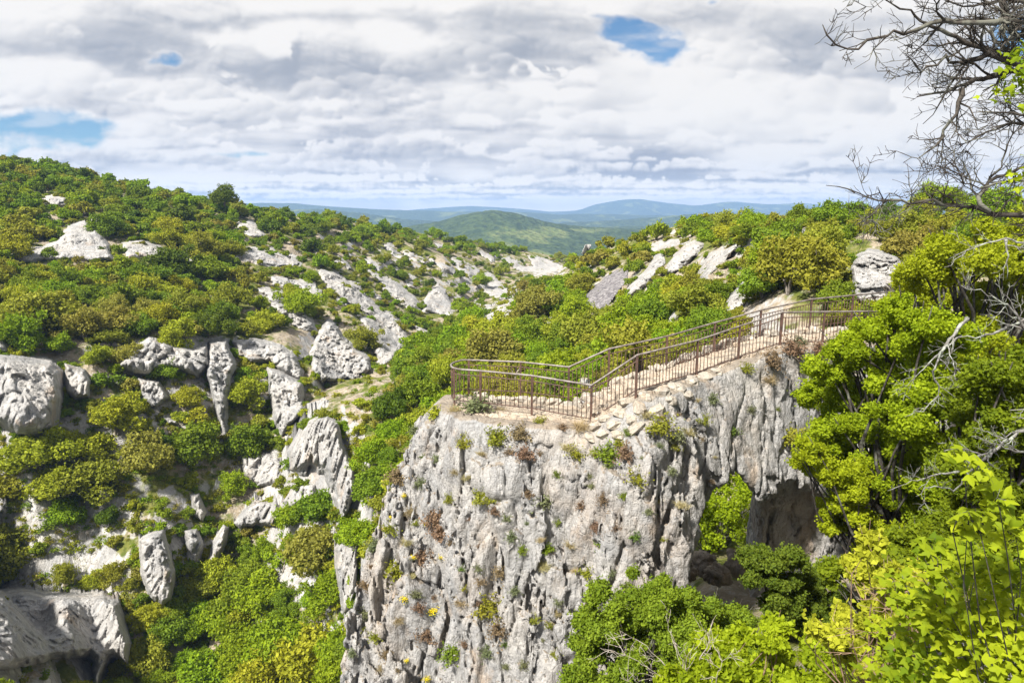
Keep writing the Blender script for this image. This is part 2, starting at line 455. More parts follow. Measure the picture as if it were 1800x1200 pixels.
# ------------------------------------------------------------------ gorge terrain: heightfield through surveyed points
CTRL = [  # photo pixel, distance forward in metres
 (-250,304,140),(0,331,150),(200,347,165),(400,374,185),(520,387,215),(700,411,260),(850,437,315),(1000,457,390),
 (-250,430,108),(0,440,115),(200,440,125),(400,450,140),(600,470,165),(800,480,215),(930,480,280),
 (-250,560,80),(0,560,85),(100,560,88),(250,560,95),(400,560,105),(550,560,120),(700,560,145),(800,540,180),(880,520,215),
 (-200,640,70),(0,640,72),(60,770,68),(160,660,76),(300,620,84),(500,600,100),(630,570,120),
 (300,760,76),(430,760,80),(500,700,88),(600,660,105),(700,620,125),
 (-150,850,58),(50,850,62),(200,850,67),(350,850,71),(470,830,76),
 (-200,1020,50),(0,1020,54),(100,1030,56),(200,1040,58),(100,1185,58),(-200,1190,55),(0,1150,57.3),(170,1150,57.3),
 (280,950,62),(270,1060,58),(350,1000,63),(450,950,67),(380,1130,57),(500,1050,57),(570,905,60),(540,980,57.5),(560,1060,53),(590,1180,46),(610,1000,52),(650,900,50),(700,830,54),(650,1000,46),(630,1100,42),
 (500,1150,51),(450,1190,50),
 (780,600,108),(860,560,130),(940,500,195),(1000,470,240),
 (1000,560,95),(1100,560,80),(1050,520,98),(1100,480,107),(1200,520,77),(1300,500,62),(1200,450,92),(1100,440,125),(1040,450,165),
 (1300,430,76),(1400,410,75),(1500,410,64),(1700,400,60),(1800,402,58),(1950,402,56),
 (1200,412,118),(1350,402,108),(1500,392,98),(1650,388,90),(1800,388,86),(2000,388,82),
 (1400,500,48),(1300,560,50),(1200,600,50),(1100,620,56),(900,620,80),(800,660,80),(700,720,66),(640,760,60),(560,735,66),
 (700,770,60),(590,705,74),(640,690,82),
]
_x, _y, _t = [], [], []
for px, py, D in CTRL:
    a, t = uz(px, py); _x.append(a); _y.append(math.log(D)); _t.append(t)
# unseen ground, given as (sideways slope, distance, vertical slope)
for a, D, t in ((-1.2,45,-.95),(-.6,40,-1.12),(-.27,36,-1.05),(-.2,34,-1.0),(-.27,30,-1.3),(-.27,16,-1.9),(-.6,20,-1.9),(-1.2,20,-1.7),(-.3,8,-2.4),(-.8,8,-2.4),
                (0,18,-1.35),(0,26,-.92),(.0,36,-.55),(0,48,-.36),(.15,30,-.66),(.15,18,-.95),(.15,12,-1.05),(0,10,-1.3),
                (.3,20,-.63),(.3,24,-.57),(.3,32,-.47),(.4,24,-.58),(.4,30,-.46),(.36,27,-.52),(.22,22,-.72),(.22,28,-.60),(.3,14,-.84),(.3,9,-1.0),(.3,5,-1.15),(.5,22,-.50),(.5,30,-.29),(.5,38,-.215),(.75,24,-.30),(.75,34,-.185),(1.1,30,-.16),
                (.6,15,-.66),(.6,9,-.85),(.6,5,-.95),(.85,15,-.5),(.85,8,-.72),(1.2,15,-.40),(1.2,8,-.5),(1.2,4,-.7),(0,4,-1.5),(-.6,4,-2.4),
                (-1.2,600,-.06),(-.6,600,-.085),(-.2,600,-.085),(0.05,600,-.085),(.3,600,-.09),(1.2,600,-.06),(.3,250,-.07),(.8,250,-.05),(1.2,220,-.04),
                (.1,420,-.105),(.12,280,-.10),(-.2,420,-.042),(-.5,330,-.015),(-1.1,300,.03),(-.5,250,.015)):
    _x.append(a); _y.append(math.log(D)); _t.append(t)
KX = 2.2
PA = np.array(_x) * KX; PB = np.array(_y); PT = np.array(_t)
def _phi(r2): return np.where(r2 > 1e-12, r2 * np.log(np.sqrt(r2) + 1e-12), 0)
_n = len(PA)
_A = np.zeros((_n + 3, _n + 3))
_A[:_n, :_n] = _phi((PA[:, None] - PA) ** 2 + (PB[:, None] - PB) ** 2) + np.eye(_n) * .004
_A[:_n, _n] = 1; _A[:_n, _n + 1] = PA; _A[:_n, _n + 2] = PB
_A[_n:, :_n] = _A[:_n, _n:].T
_w = np.linalg.solve(_A, np.concatenate([PT, np.zeros(3)]))
def tps(a, b):
    a = np.asarray(a) * KX; b = np.asarray(b)
    out = _w[_n] + _w[_n + 1] * a + _w[_n + 2] * b
    for i in range(_n):
        out = out + _w[i] * _phi((a - PA[i]) ** 2 + (b - PB[i]) ** 2)
    return out

A0, A1, L0, L1 = -1.22, 1.22, math.log(3.0), math.log(600.0)
NA, NL = 860, 1080
ga = np.linspace(A0, A1, NA); gl = np.linspace(L0, L1, NL)
ca = np.linspace(A0, A1, 180); cl = np.linspace(L0, L1, 260)
coarse = tps(ca[None, :], cl[:, None])
def bil(src, fy, fx):
    iy = np.clip(np.floor(fy).astype(int), 0, src.shape[0] - 2); ix = np.clip(np.floor(fx).astype(int), 0, src.shape[1] - 2)
    ty, tx = fy - iy, fx - ix
    return ((src[iy, ix] * (1 - tx) + src[iy, ix + 1] * tx) * (1 - ty) + (src[iy + 1, ix] * (1 - tx) + src[iy + 1, ix + 1] * tx) * ty)
TG = bil(coarse, ((gl - L0) / (L1 - L0) * 259)[:, None] + 0 * ga[None], ((ga - A0) / (A1 - A0) * 179)[None] + 0 * gl[:, None])
GD = np.exp(gl)[:, None] + 0 * ga[None]
GX = ga[None] * GD
GZ = TG * GD
BASEZ = GZ.copy()
# rugged limestone relief
amp = sstep(25, 60, GD) * (1 - sstep(300, 500, GD))
wx = fbm(GX / 14, GD / 14, 0, 3, 31) * 5; wy = fbm(GX / 14, GD / 14, 5, 3, 41) * 5
r1 = fbm((GX + wx) / 13, (GD + wy) / 13, 0, 4, 51, .5, True)
ribs = fbm((GX + wx * .6) / 3.2, (GD + wy * .6) / 6.5, 0, 4, 61, .55, True)
lump = fbm(GX / 2.0, GD / 2.0, 0, 4, 71)
# terracing: ledges and small scarps along the contours
zz_ = GZ + fbm(GX / 18, GD / 18, 0, 3, 81) * 5
step = 3.6
fr = zz_ / step - np.floor(zz_ / step)
terr = (np.floor(zz_ / step) + sstep(.30, .70, fr)) * step - zz_
tmask = sstep(-.15, .35, fbm(GX / 22, GD / 22, 0, 3, 91))
plateau = sstep(.03, -.05, TG)
GZ = GZ + amp * plateau * (r1 * .55 + ribs * .42 + lump * .28 + terr * .75 * tmask)
GZ = GZ + (1 - amp) * lump * .2
TV = np.stack([GX, GD, GZ], -1).reshape(-1, 3)

m_ter, nt = new_mat('hillside_ground'); T = NT(nt)
rc, rh, co, bigN, midN, fineN = rock_nodes(T, 2.2)
geo = T.n('ShaderNodeNewGeometry')
nz = T.n('ShaderNodeSeparateXYZ'); nt.links.new(geo.outputs['Normal'], nz.inputs[0])
veg = T.noise(co, .16, 6, .62); veg2 = T.noise(co, .9, 5, .65)
soil = T.mix(T.ramp(veg2, .38, .62), (.30, .245, .175), (.215, .178, .125))
soil = T.mix(T.math('MULTIPLY', T.ramp(fineN, .5, .64), .7), soil, (.40, .37, .325))
grass = T.mix(T.ramp(veg2, .4, .62), (.145, .145, .035), (.080, .100, .018))
gr = T.mix(T.ramp(T.math('ADD', veg, T.math('MULTIPLY', T.math('SUBTRACT', veg2, .5), .35)), .43, .53), soil, grass)
steep = T.math('ADD', nz.outputs[2], T.math('MULTIPLY', T.math('SUBTRACT', midN, .5), .55))
steep = T.math('ADD', steep, T.math('MULTIPLY', T.math('SUBTRACT', bigN, .5), .5))
colr = T.mix(T.ramp(steep, .80, .70), gr, rc)
py_ = T.n('ShaderNodeSeparateXYZ'); nt.links.new(co, py_.inputs[0])
surf(nt, colr, .92, rh, .12, .8, .5)
terrain = add('hillside_terrain', mesh_np('hillside_terrain', TV, [(grid_faces(NL, NA), 0, True)], [m_ter]))
tag(terrain, kind='structure')

TZ = GZ / GD   # vertical slope of the finished sheet
def hit(px, py, dmin=34.0, base=False):
    """distance at which the photo ray through a pixel meets the gorge terrain"""
    a, t = uz(px, py)
    fx = (a - A0) / (A1 - A0) * (NA - 1)
    if fx < 0 or fx > NA - 2: return None
    i = int(fx); f = fx - i
    src = (BASEZ / GD) if base else TZ
    col = src[:, i] * (1 - f) + src[:, i + 1] * f
    k0 = int((math.log(dmin) - L0) / (L1 - L0) * (NL - 1))
    k = np.nonzero(col[k0:] >= t)[0]
    if len(k) == 0: return None
    j = k0 + k[0]
    if j == k0: return math.exp(gl[j])
    c0, c1 = col[j - 1], col[j]
    w = 0 if c1 == c0 else (t - c0) / (c1 - c0)
    return math.exp(gl[j - 1] + w * (gl[j] - gl[j - 1]))
def ground_z(x, y):
    fx = (x / y - A0) / (A1 - A0) * (NA - 1); fy = (math.log(y) - L0) / (L1 - L0) * (NL - 1)
    return float(bil(GZ, np.array([fy]), np.array([fx]))[0])

# ------------------------------------------------------------------ far hills: one sheet from the plateau edge to the mountains
RIDGES = [ # distance, width in log distance, base slope, silhouette [(photo x, photo y)]
 (1500, .20, [(-400,420),(300,420),(560,420),(700,402),(770,390),(820,376),(860,370),(900,374),(960,390),(1010,398),(1080,402),(1200,405),(1500,410),(2300,410)]),
 (2200, .10, [(-400,400),(500,392),(640,400),(760,402),(1000,402),(1120,398),(1180,392),(1290,392),(1350,396),(1500,398),(2300,395)]),
 (2900, .09, [(-400,372),(400,372),(560,368),(640,376),(700,384),(760,390),(900,396),(1010,392),(1080,388),(1160,382),(1210,376),(1300,380),(1400,386),(1800,384),(2300,380)]),
 (4300, .10, [(-400,360),(300,356),(520,357),(580,362),(660,368),(730,370),(790,372),(860,372),(930,374),(990,377),(1030,376),(1200,380),(1500,372),(1700,366),(2300,362)]),
 (6500, .10, [(-400,368),(400,362),(600,364),(690,372),(760,366),(830,362),(900,366),(960,371),(1010,372),(1050,359),(1090,353),(1122,349),(1160,355),(1210,362),(1290,354),(1350,360),(1395,357),(1460,362),(1560,366),(1650,360),(1730,356),(1790,358),(2300,356)]),
]
FA = np.linspace(-1.3, 1.3, 900); FL = np.linspace(math.log(430), math.log(7500), 620)
FD = np.exp(FL)[:, None] + 0 * FA[None]; FX = FA[None] * FD
FZ = -70 + 0 * FD - FD * .004
for Dk, wk, prof in RIDGES:
    q = np.array(prof, float)
    aa = np.array([uz(*r)[0] for r in prof]); tt = np.array([uz(*r)[1] for r in prof])
    h = np.interp(FA, aa, tt) * Dk
    h = np.convolve(np.pad(h, 8, 'edge'), np.hanning(17) / np.hanning(17).sum(), 'valid')
    loc = np.log(FD / Dk) + .05 * fbm(FX / Dk * 5, 0, Dk * .01, 3, int(Dk))
    bump = np.where(loc < 0, np.exp(-(loc / wk) ** 2), np.exp(-(loc / (wk * .8)) ** 2))
    top = h[None] + Dk * .0014 * fbm(FX / (Dk * .03), FD / (Dk * .03), 0, 4, 5)
    base = -70 - FD * .004
    FZ = np.maximum(FZ, base + (top - base) * bump * (1 + .10 * (1 - bump) * fbm(FX / (Dk * .05), FD / (Dk * .05), 0, 4, 9, .5, True)))
FZ = FZ + np.where(FD < 700, -30 * sstep(700, 430, FD), 0) + .0012 * np.minimum(FD, 3000) * fbm(FX / 14, FD / 14, 0, 2, 15) * (FD < 3000)
m_far, nt = new_mat('far_forest'); T = NT(nt)
co = T.n('ShaderNodeTexCoord').outputs['Object']
f1 = T.noise(co, .006, 5, .6); f2 = T.noise(co, .05, 4, .7); f3 = T.vor(co, .09, 'F1')
wood = T.mix(T.ramp(f2, .35, .65), (.022, .038, .014), (.055, .078, .024))
fld = T.mix(T.ramp(f2, .4, .6), (.13, .145, .045), (.085, .11, .03))
colf = T.mix(T.ramp(f1, .56, .62), wood, fld)
surf(nt, colf, .95, T.math('ADD', f3, f2), .1, 1.0, 6)
far = add('hills', mesh_np('hills', np.stack([FX, FD, FZ], -1).reshape(-1, 3), [(grid_faces(620, 900), 0, True)], [m_far]))
tag(far, kind='structure')
# ------------------------------------------------------------------ rock pinnacle with the natural arch (signed field -> surface nets)
def surf_nets(f, org, h):
    s = f < 0
    nx, ny, nz = f.shape
    def c(a, i, j, k): return a[i:nx - 1 + i, j:ny - 1 + j, k:nz - 1 + k]
    cnt = sum(c(s, i, j, k).astype(np.int8) for i in (0, 1) for j in (0, 1) for k in (0, 1))
    act = (cnt > 0) & (cnt < 8)
    I, J, K = np.nonzero(act)
    idx = -np.ones(act.shape, np.int32); idx[I, J, K] = np.arange(len(I))
    acc = np.zeros((len(I), 3)); n = np.zeros(len(I))
    corners = [(i, j, k) for i in (0, 1) for j in (0, 1) for k in (0, 1)]
    for a in corners:
        for ax in range(3):
            if a[ax]: continue
            b = list(a); b[ax] = 1
            fa = f[I + a[0], J + a[1], K + a[2]]; fb = f[I + b[0], J + b[1], K + b[2]]
            m = (fa < 0) != (fb < 0)
            t = np.where(m, fa / np.where(m, fa - fb, 1), 0)
            p = np.array(a)[None] + t[:, None] * (np.array(b) - np.array(a))[None]
            acc += np.where(m[:, None], p, 0); n += m
    V = (np.stack([I, J, K], 1) + acc / n[:, None]) * h + org
    Q = []
    for ax in range(3):
        o1, o2 = [(1, 2), (2, 0), (0, 1)][ax]
        sl0 = [slice(None)] * 3; sl1 = [slice(None)] * 3
        sl0[ax] = slice(0, -1); sl1[ax] = slice(1, None)
        chg = s[tuple(sl0)] != s[tuple(sl1)]
        E = np.array(np.nonzero(chg)).T
        lim = np.array(act.shape)
        ok = (E[:, o1] > 0) & (E[:, o2] > 0) & (E[:, o1] < lim[o1]) & (E[:, o2] < lim[o2]) & (E[:, ax] < lim[ax])
        E = E[ok]
        inside = s[E[:, 0], E[:, 1], E[:, 2]]
        def g(d1, d2):
            e = E.copy(); e[:, o1] -= d1; e[:, o2] -= d2
            return idx[e[:, 0], e[:, 1], e[:, 2]]
        q = np.stack([g(1, 1), g(0, 1), g(0, 0), g(1, 0)], 1)
        q[~inside] = q[~inside][:, ::-1]
        Q.append(q)
    return V, np.concatenate(Q)

def smin(a, b, k):
    h = np.clip(.5 + .5 * (b - a) / k, 0, 1)
    return b * (1 - h) + a * h - k * h * (1 - h)
def smax(a, b, k): return -smin(-a, -b, k)

H = .058
ox, oy, oz = -6.6, 14.0, -16.5
X1, Y1, Z1 = 14.2, 25.2, -3.4
xs = np.arange(ox, X1, H, dtype=np.float32); ys = np.arange(oy, Y1, H, dtype=np.float32); zs = np.arange(oz, Z1, H, dtype=np.float32)
X, Y, Z = xs[:, None, None], ys[None, :, None], zs[None, None, :]
# plan of the walk: front edge, back edge and top height along x
KXP = [-8, -2.2, -1.6, 0.0, 2.1, 3.3, 4.3, 5.3, 6.8, 8.2, 9.5, 11, 15]
FRO = [19.6, 19.4, 18.7, 18.0, 17.4, 17.15, 17.7, 18.7, 19.6, 20.2, 20.6, 20.9, 21.5]
TOPZ = [-5.62, -5.62, -5.6, -5.58, -5.55, -4.68, -4.60, -4.52, -4.22, -3.98, -3.98, -3.98, -3.9]
def front(x): return np.interp(x, KXP, FRO).astype(np.float32)
def topz(x): return np.interp(x, KXP, TOPZ).astype(np.float32)
WALK = 2.1
ft, tz = front(xs)[:, None, None], topz(xs)[:, None, None]
dep = np.maximum(tz - Z, 0)
big1 = fbm(X / 3.2, Y / 3.2, Z / 5.0, 3, 101)
fslope = np.interp(xs, [-8, 3.5, 5.3, 6.8, 8.2, 9.5, 11], [.30, .30, .37, .34, .25, .15, .06]).astype(np.float32)[:, None, None]
fr_ = (ft - .32 - fslope * dep - .55 * sstep(0, 1.2, dep) * sstep(7, 3, X)) - Y
bk_ = Y - (ft + WALK + .35 + dep * (.34 - .24 * sstep(3.5, 5.2, X) * sstep(10, 8, X)))
zk = [-19, -16, -12.5, -9.0, -6.6, -5.9, -5.3]
xl = np.interp(zs, zk, [-6.1, -5.75, -4.85, -4.05, -3.25, -2.55, -2.0]).astype(np.float32)[None, None, :]
lf_ = xl + .08 * np.abs(Y - 19.5) ** 1.6 - X
f = smax(smax(fr_, bk_, .7), lf_, 1.1)
f = smax(f, (Z - tz) + 0 * Y, .22)
f = f + .50 * big1 * sstep(.1, 1.5, dep)
# the arch: a passage running away from the camera, pointed at the top, leaning left
az = (Z + 11.4)
cxa = 6.0 + .04 * az + .20 * (Y - 18.6)
w_a = (1.30 + .10 * np.maximum(Y - 18, 0)) * np.sqrt(np.clip(1 - np.clip(az / 4.25, 0, 1) ** 1.8, 0, 1)) + .02
arch = np.where(az > 4.25, np.sqrt(np.maximum(az - 4.25, 0) ** 2 + (X - cxa) ** 2) * .8, np.abs(X - cxa) - w_a)
arch = np.maximum(arch, -(Z + 15.5)) + .16 * fbm(X / 1.1, Y / 1.1, Z / 1.1, 3, 131)
# flare of the mouth and the hollow under the right-hand wall
mouth = np.sqrt(((X - 6.45) / 1.75) ** 2 + ((Y - 16.7) / 1.9) ** 2 + ((Z + 11.0) / 3.6) ** 2) - 1
hollow = np.sqrt(((X - 8.9) / 3.3) ** 2 + ((Y - 18.5) / 2.6) ** 2 + ((Z + 11.1) / 3.1) ** 2) - 1
f = smax(f, -arch, .35)
f = smax(f, -mouth * 1.6, .5)
f = smax(f, -hollow * 1.6, .6)
# weathering, only near the surface
near = np.abs(f) < .95
ii = np.nonzero(near)
px_, py_, pz_ = xs[ii[0]], ys[ii[1]], zs[ii[2]]
dd = (topz(px_) - pz_)
warp = fbm(px_ / 1.6, py_ / 1.6, pz_ / 2.2, 3, 141) * .34
c1, c2, cid = worley((px_ + warp) / .66, (py_ + warp) / .66, (pz_ + warp) / 2.5 , 151)
e1 = np.clip((c2 - c1), 0, .5)
d1, d2, did = worley((px_ + warp * .6) / .33, (py_ + warp * .6) / .33, (pz_ - warp) / 1.1, 161)
e2 = np.clip(d2 - d1, 0, .4)
rib = fbm((px_ + warp) / .42, (py_ + warp) / .42, pz_ / 2.6, 4, 171, .55, True)
lum = fbm(px_ / .35, py_ / .35, pz_ / .45, 4, 181, .6)
h1, h2, hid = worley((px_ + warp * .4) / .21, (py_ + warp * .4) / .21, (pz_ + warp * .5) / .5, 165)
tiny = .13 * (hid - .5) + .07 * (sstep(0, .2, h2 - h1) - 1)
patch = sstep(-.15, .25, fbm(px_ / 2.6, py_ / 2.6, pz_ / 2.2, 2, 191))
side = sstep(.05, .9, dd)
smooth_r = 1 - .55 * sstep(4.2, 6.5, px_)
fis = np.abs(fbm((px_ + warp) / .75, (py_ + warp) / .75, pz_ / 4.2, 3, 201, .55))
plane = .62 + .42 * sstep(-.12, .22, fbm(px_ / 2.4, py_ / 2.4, pz_ / 3.2, 2, 211))
disp = (cid - .5) * .50 + .34 * (sstep(0, .16, e1) - 1) + .42 * (sstep(0, .05, fis) - 1) + patch * ((did - .5) * .24 + .14 * (sstep(0, .18, e2) - 1)) - rib * .13 + lum * .05 + tiny
f[ii] = f[ii] - disp * side * smooth_r * plane - (1 - side) * (lum * .05 + (did - .5) * .04)
# close the field at the ends of the box
f[:2] = 1; f[-2:] = 1; f[:, :2] = 1; f[:, -2:] = 1; f[:, :, :2] = 1; f[:, :, -2:] = 1
V, Q = surf_nets(f, np.array([ox, oy, oz]), H)
del f, X, Y, Z, near, big1
m_rock, nt = new_mat('arch_limestone'); T = NT(nt)
col, h, co, bigN, midN, fineN = rock_nodes(T, .62)
lich = T.noise(co, 2.1, 6, .7)
geo = T.n('ShaderNodeNewGeometry'); nz = T.n('ShaderNodeSeparateXYZ'); nt.links.new(geo.outputs['Normal'], nz.inputs[0])
soil = T.mix(T.ramp(fineN, .4, .6), (.22, .16, .10), (.31, .25, .175))
flat = T.ramp(T.math('ADD', nz.outputs[2], T.math('MULTIPLY', T.math('SUBTRACT', midN, .5), .5)), .70, .86)
col = T.mix(T.math('MULTIPLY', flat, .65), col, soil)
warm = T.noise(co, .35, 4, .6)
col = T.mix(T.math('MULTIPLY', T.ramp(warm, .50, .66), .24), col, (.40, .29, .19))
col = T.mix(T.ramp(lich, .46, .66), col, T.mix(1.0, col, (.62, .63, .65, 1), 'MULTIPLY'))
surf(nt, col, .92, h, .12, .9, .20)
pin = add('rock_arch', mesh_np('rock_arch', V, [(Q, 0, True)], [m_rock]))
tag(pin, 'pale grey fluted limestone pinnacle pierced by a natural arch, carrying the railed walk', 'rock arch')
PINV, PINQ = V, Q
pin_bvh = BVHTree.FromPolygons([tuple(v) for v in V.tolist()], Q.tolist())
def hit_pin(px, py):
    a, t = uz(px, py)
    d = Vector((a, 1, t)).normalized()
    loc, nor, i, dist = pin_bvh.ray_cast(Vector((0, 0, 0)), d)
    return (None, None) if loc is None else (np.array(loc), np.array(nor))
def pin_top(x, y):
    loc, nor, i, d = pin_bvh.ray_cast(Vector((x, y, 0)), Vector((0, 0, -1)))
    return None if loc is None else loc.z
# ------------------------------------------------------------------ cliffs and outcrops of the gorge walls
def poly_sd(px, py, poly):
    """signed pixel distance to a polygon, positive inside"""
    P = np.array(poly, float); n = len(P)
    inside = np.zeros(px.shape, bool); dist = np.full(px.shape, 1e9)
    for i in range(n):
        x1, y1 = P[i]; x2, y2 = P[(i + 1) % n]
        if y1 != y2:
            cnd = ((y1 > py) != (y2 > py)) & (px < (x2 - x1) * (py - y1) / (y2 - y1) + x1)
            inside ^= cnd
        dx, dy = x2 - x1, y2 - y1
        t = np.clip(((px - x1) * dx + (py - y1) * dy) / (dx * dx + dy * dy + 1e-9), 0, 1)
        dist = np.minimum(dist, np.hypot(px - x1 - t * dx, py - y1 - t * dy))
    return np.where(inside, dist, -dist)

m_cliff = rock_mat('gorge_limestone', 1.9, .8)
m_scree, nt = new_mat('scree_stones'); T = NT(nt)
co = T.n('ShaderNodeTexCoord').outputs['Object']
v = T.vor(co, 2.6, 'F1', 'Color'); vd = T.vor(co, 2.6, 'F1')
bw = T.n('ShaderNodeRGBToBW'); nt.links.new(v, bw.inputs[0])
sc_ = T.mix(T.ramp(bw.outputs[0], .2, .8), (.125, .115, .118), (.245, .228, .225))
surf(nt, sc_, .95, T.math('SUBTRACT', 1.0, vd), .1, .9, .4)
EXCL = []
def outcrop(poly, label, bulge=2.0, lean=.55, jag=5, flute=.55, block=.6, seed=0, name='rock_outcrop', cat='rock', mat=None, step=1.7, back=4.0, cave=None, excl=True, group=None, unit=1.0, shave=11, cap=2.4):
    P = np.array(poly, float)
    x0, y0 = P.min(0) - 3; x1, y1 = P.max(0) + 3
    xs_ = np.arange(x0, x1 + step, step); ys_ = np.arange(y0, y1 + step, step)
    gx, gy = np.meshgrid(xs_, ys_)
    sd_ = poly_sd(gx, gy, poly)
    jag = jag * (1.15 - lean)
    sd0_ = sd_.copy()
    sd_ = sd_ + jag * vnoise(gx / 13, gy / 13, 0, seed) + .4 * jag * vnoise(gx / 5, gy / 5, 3, seed + 1)
    ins = sd_ > 0
    lab = np.zeros(ins.shape, np.int32); best = (0, 0); nl_ = 0     # keep the largest patch only
    for i0, j0 in zip(*np.nonzero(ins)):
        if lab[i0, j0]: continue
        nl_ += 1; st_ = [(i0, j0)]; lab[i0, j0] = nl_; c_ = 0
        while st_:
            a_, b_ = st_.pop(); c_ += 1
            for a2, b2 in ((a_ + 1, b_), (a_ - 1, b_), (a_, b_ + 1), (a_, b_ - 1)):
                if 0 <= a2 < ins.shape[0] and 0 <= b2 < ins.shape[1] and ins[a2, b2] and not lab[a2, b2]:
                    lab[a2, b2] = nl_; st_.append((a2, b2))
        best = max(best, (c_, nl_))
    ins = lab == best[1]
    cs = 8
    kx = np.arange(x0, x1 + cs * 2, cs); ky = np.arange(y0, y1 + cs * 2, cs)
    DD = np.full((len(ky), len(kx)), np.nan)
    for i, yy in enumerate(ky):
        for j, xx in enumerate(kx):
            hs = [h_ for h_ in (hit(xx, yy), hit(xx, yy, base=True)) if h_]
            if hs: DD[i, j] = min(hs)
    m = np.nanmedian(DD)
    for j in range(len(kx)):           # columns that see sky: carry the last ground distance upwards
        c = DD[:, j]; ok = ~np.isnan(c)
        if ok.any():
            c[~ok] = c[ok][0]
        else: c[:] = m
    D = bil(DD, (gy - y0) / cs, (gx - x0) / cs)
    # lowest inside row of each column
    db = np.full(gx.shape[1], np.nan)
    for j in range(gx.shape[1]):
        r = np.nonzero(ins[:, j])[0]
        if len(r): db[j] = D[r[-1], j]
    db = np.where(np.isnan(db), np.nanmin(db), db)
    kern = np.hanning(45); kern /= kern.sum()
    db = np.convolve(np.pad(db, 22, 'edge'), kern, 'valid')[:gx.shape[1]]
    Dter = D + .5
    D = D * (1 - lean) + np.minimum(db[None], D + 2) * lean
    dl = Dter - D
    D = Dter - cap * np.tanh(dl / cap)
    prof = np.sqrt(np.clip(sd0_ / shave, 0, 1))
    a, t = uz(gx, gy)
    X, Y, Z = a * D, D, t * D
    u = unit
    w = fbm(X / (3 * u), Y / (3 * u), Z / (4 * u), 3, seed + 5) * 1.3 * u
    fl = fbm((X + w) / (1.1 * u), (Y + w) / (1.1 * u), Z / (5.5 * u), 4, seed + 11, .55, True)
    c1_, c2_, id_ = worley((X + w * .5) / (1.25 * u), (Y + w * .5) / (1.25 * u), (Z + w) / (4.2 * u), seed + 21)
    b1_, b2_, id2 = worley((X + w * .5) / (.55 * u), (Y + w * .5) / (.55 * u), (Z - w) / (1.5 * u), seed + 25)
    lm = fbm(X / (6 * u), Y / (6 * u), Z / (6 * u), 3, seed + 31)
    off = bulge * (.25 + .75 * prof) + bulge * .32 * lm + u * (flute * 1.15 * fl + block * ((id_ - .5) * 1.3 + .5 * (sstep(0, .2, c2_ - c1_) - 1)) + block * .55 * (id2 - .5))
    if cave is not None:
        cpoly, cd = cave
        cs_ = poly_sd(gx, gy, cpoly) + 3 * vnoise(gx / 9, gy / 9, 0, seed + 77)
        off = off - cd * sstep(-4, 22, cs_)
    pe = np.clip(sd0_ / (shave * .7), 0, 1) ** .6
    D = Dter + (D - off - Dter) * pe
    V = np.stack([a * D, D + 0 * a, t * D], -1).reshape(-1, 3)
    nr, nc = gx.shape
    F = grid_faces(nr, nc)
    keep = ins.ravel()[F].all(1)
    F = F[keep][:, ::-1]
    if len(F) < 4: return None
    # outline edges -> skirt running back into the hillside
    E = np.concatenate([F[:, [0, 1]], F[:, [1, 2]], F[:, [2, 3]], F[:, [3, 0]]])
    key = np.sort(E, 1); key = key[:, 0].astype(np.int64) * (nr * nc) + key[:, 1]
    un, idx_, cnt = np.unique(key, return_index=True, return_counts=True)
    B = E[idx_[cnt == 1]]
    bv = np.unique(B)
    mp = -np.ones(nr * nc, np.int64); mp[bv] = np.arange(len(bv)) + nr * nc
    Vb = V[bv].copy(); sc = (Vb[:, 1] + back + bulge) / Vb[:, 1]
    Vb = Vb * sc[:, None]
    Vb[:, 2] = V[bv][:, 2] - .2
    V2 = np.concatenate([V, Vb])
    S = np.stack([B[:, 1], B[:, 0], mp[B[:, 0]], mp[B[:, 1]]], 1)
    used = np.unique(np.concatenate([F.ravel(), S.ravel()]))
    rm = -np.ones(len(V2), np.int64); rm[used] = np.arange(len(used))
    o = add(name, mesh_np(name, V2[used], [(rm[F], 0, True), (rm[S], 0, True)], [mat or m_cliff]))
    tag(o, label, cat, group)
    if excl: EXCL.append((np.array(poly, float), 1.0))
    return o

# the rock faces the photograph shows on the far wall
outcrop([(-30,618),(40,622),(92,630),(112,650),(114,700),(104,762),(70,772),(30,766),(0,752),(-30,748)], 'huge smooth pale boulder cliff bulging at the left edge above olive bushes', 4.0, .55, 6, .40, .34, 1, 'cliff', 'cliff', cap=3.5, shave=26)
outcrop([(112,636),(150,648),(162,668),(158,700),(132,704),(112,690)], 'small shaded rock buttress tucked against the right side of the huge boulder cliff', 2.0, .5, 4, .4, .6, 2)
outcrop([(-30,572),(10,575),(8,596),(28,612),(45,622),(-30,624)], 'sunlit cream rock shelf on top of the huge boulder cliff', 1.2, .1, 4, .2, .3, 3)
outcrop([(18,436),(70,432),(100,420),(118,396),(150,384),(176,402),(194,430),(200,458),(160,462),(90,460),(40,464),(18,456)], 'long grey rock slab sloping under the plateau bushes at upper left', 1.8, .35, 4, .2, .35, 4)
outcrop([(212,426),(246,420),(282,430),(300,448),(296,462),(262,456),(222,458)], 'small grey slab just right of the long upper left slab', 1.4, .35, 4, .3, .4, 5)
outcrop([(72,348),(94,338),(122,344),(118,362),(92,368),(74,360)], 'little pale crag alone among the plateau bushes at far upper left', 1.8, .5, 4, .5, .8, 6)
outcrop([(150,384),(168,380),(188,388),(200,402),(178,402)], 'little flat stone above the long upper left slab', .9, .3, 3, .3, .4, 7)
outcrop([(204,642),(228,612),(262,590),(300,602),(340,612),(366,602),(372,640),(350,668),(316,652),(286,648),(262,662),(236,660)], 'cracked pale cliff band left of the fluted pillar', 2.2, .6, 6, .5, .8, 8)
outcrop([(366,600),(400,596),(418,640),(408,668),(402,720),(406,772),(396,780),(384,750),(372,700),(360,660)], 'tall narrow fluted rock pillar between two bushes on the left slope', 2.4, .7, 5, .8, .6, 9)
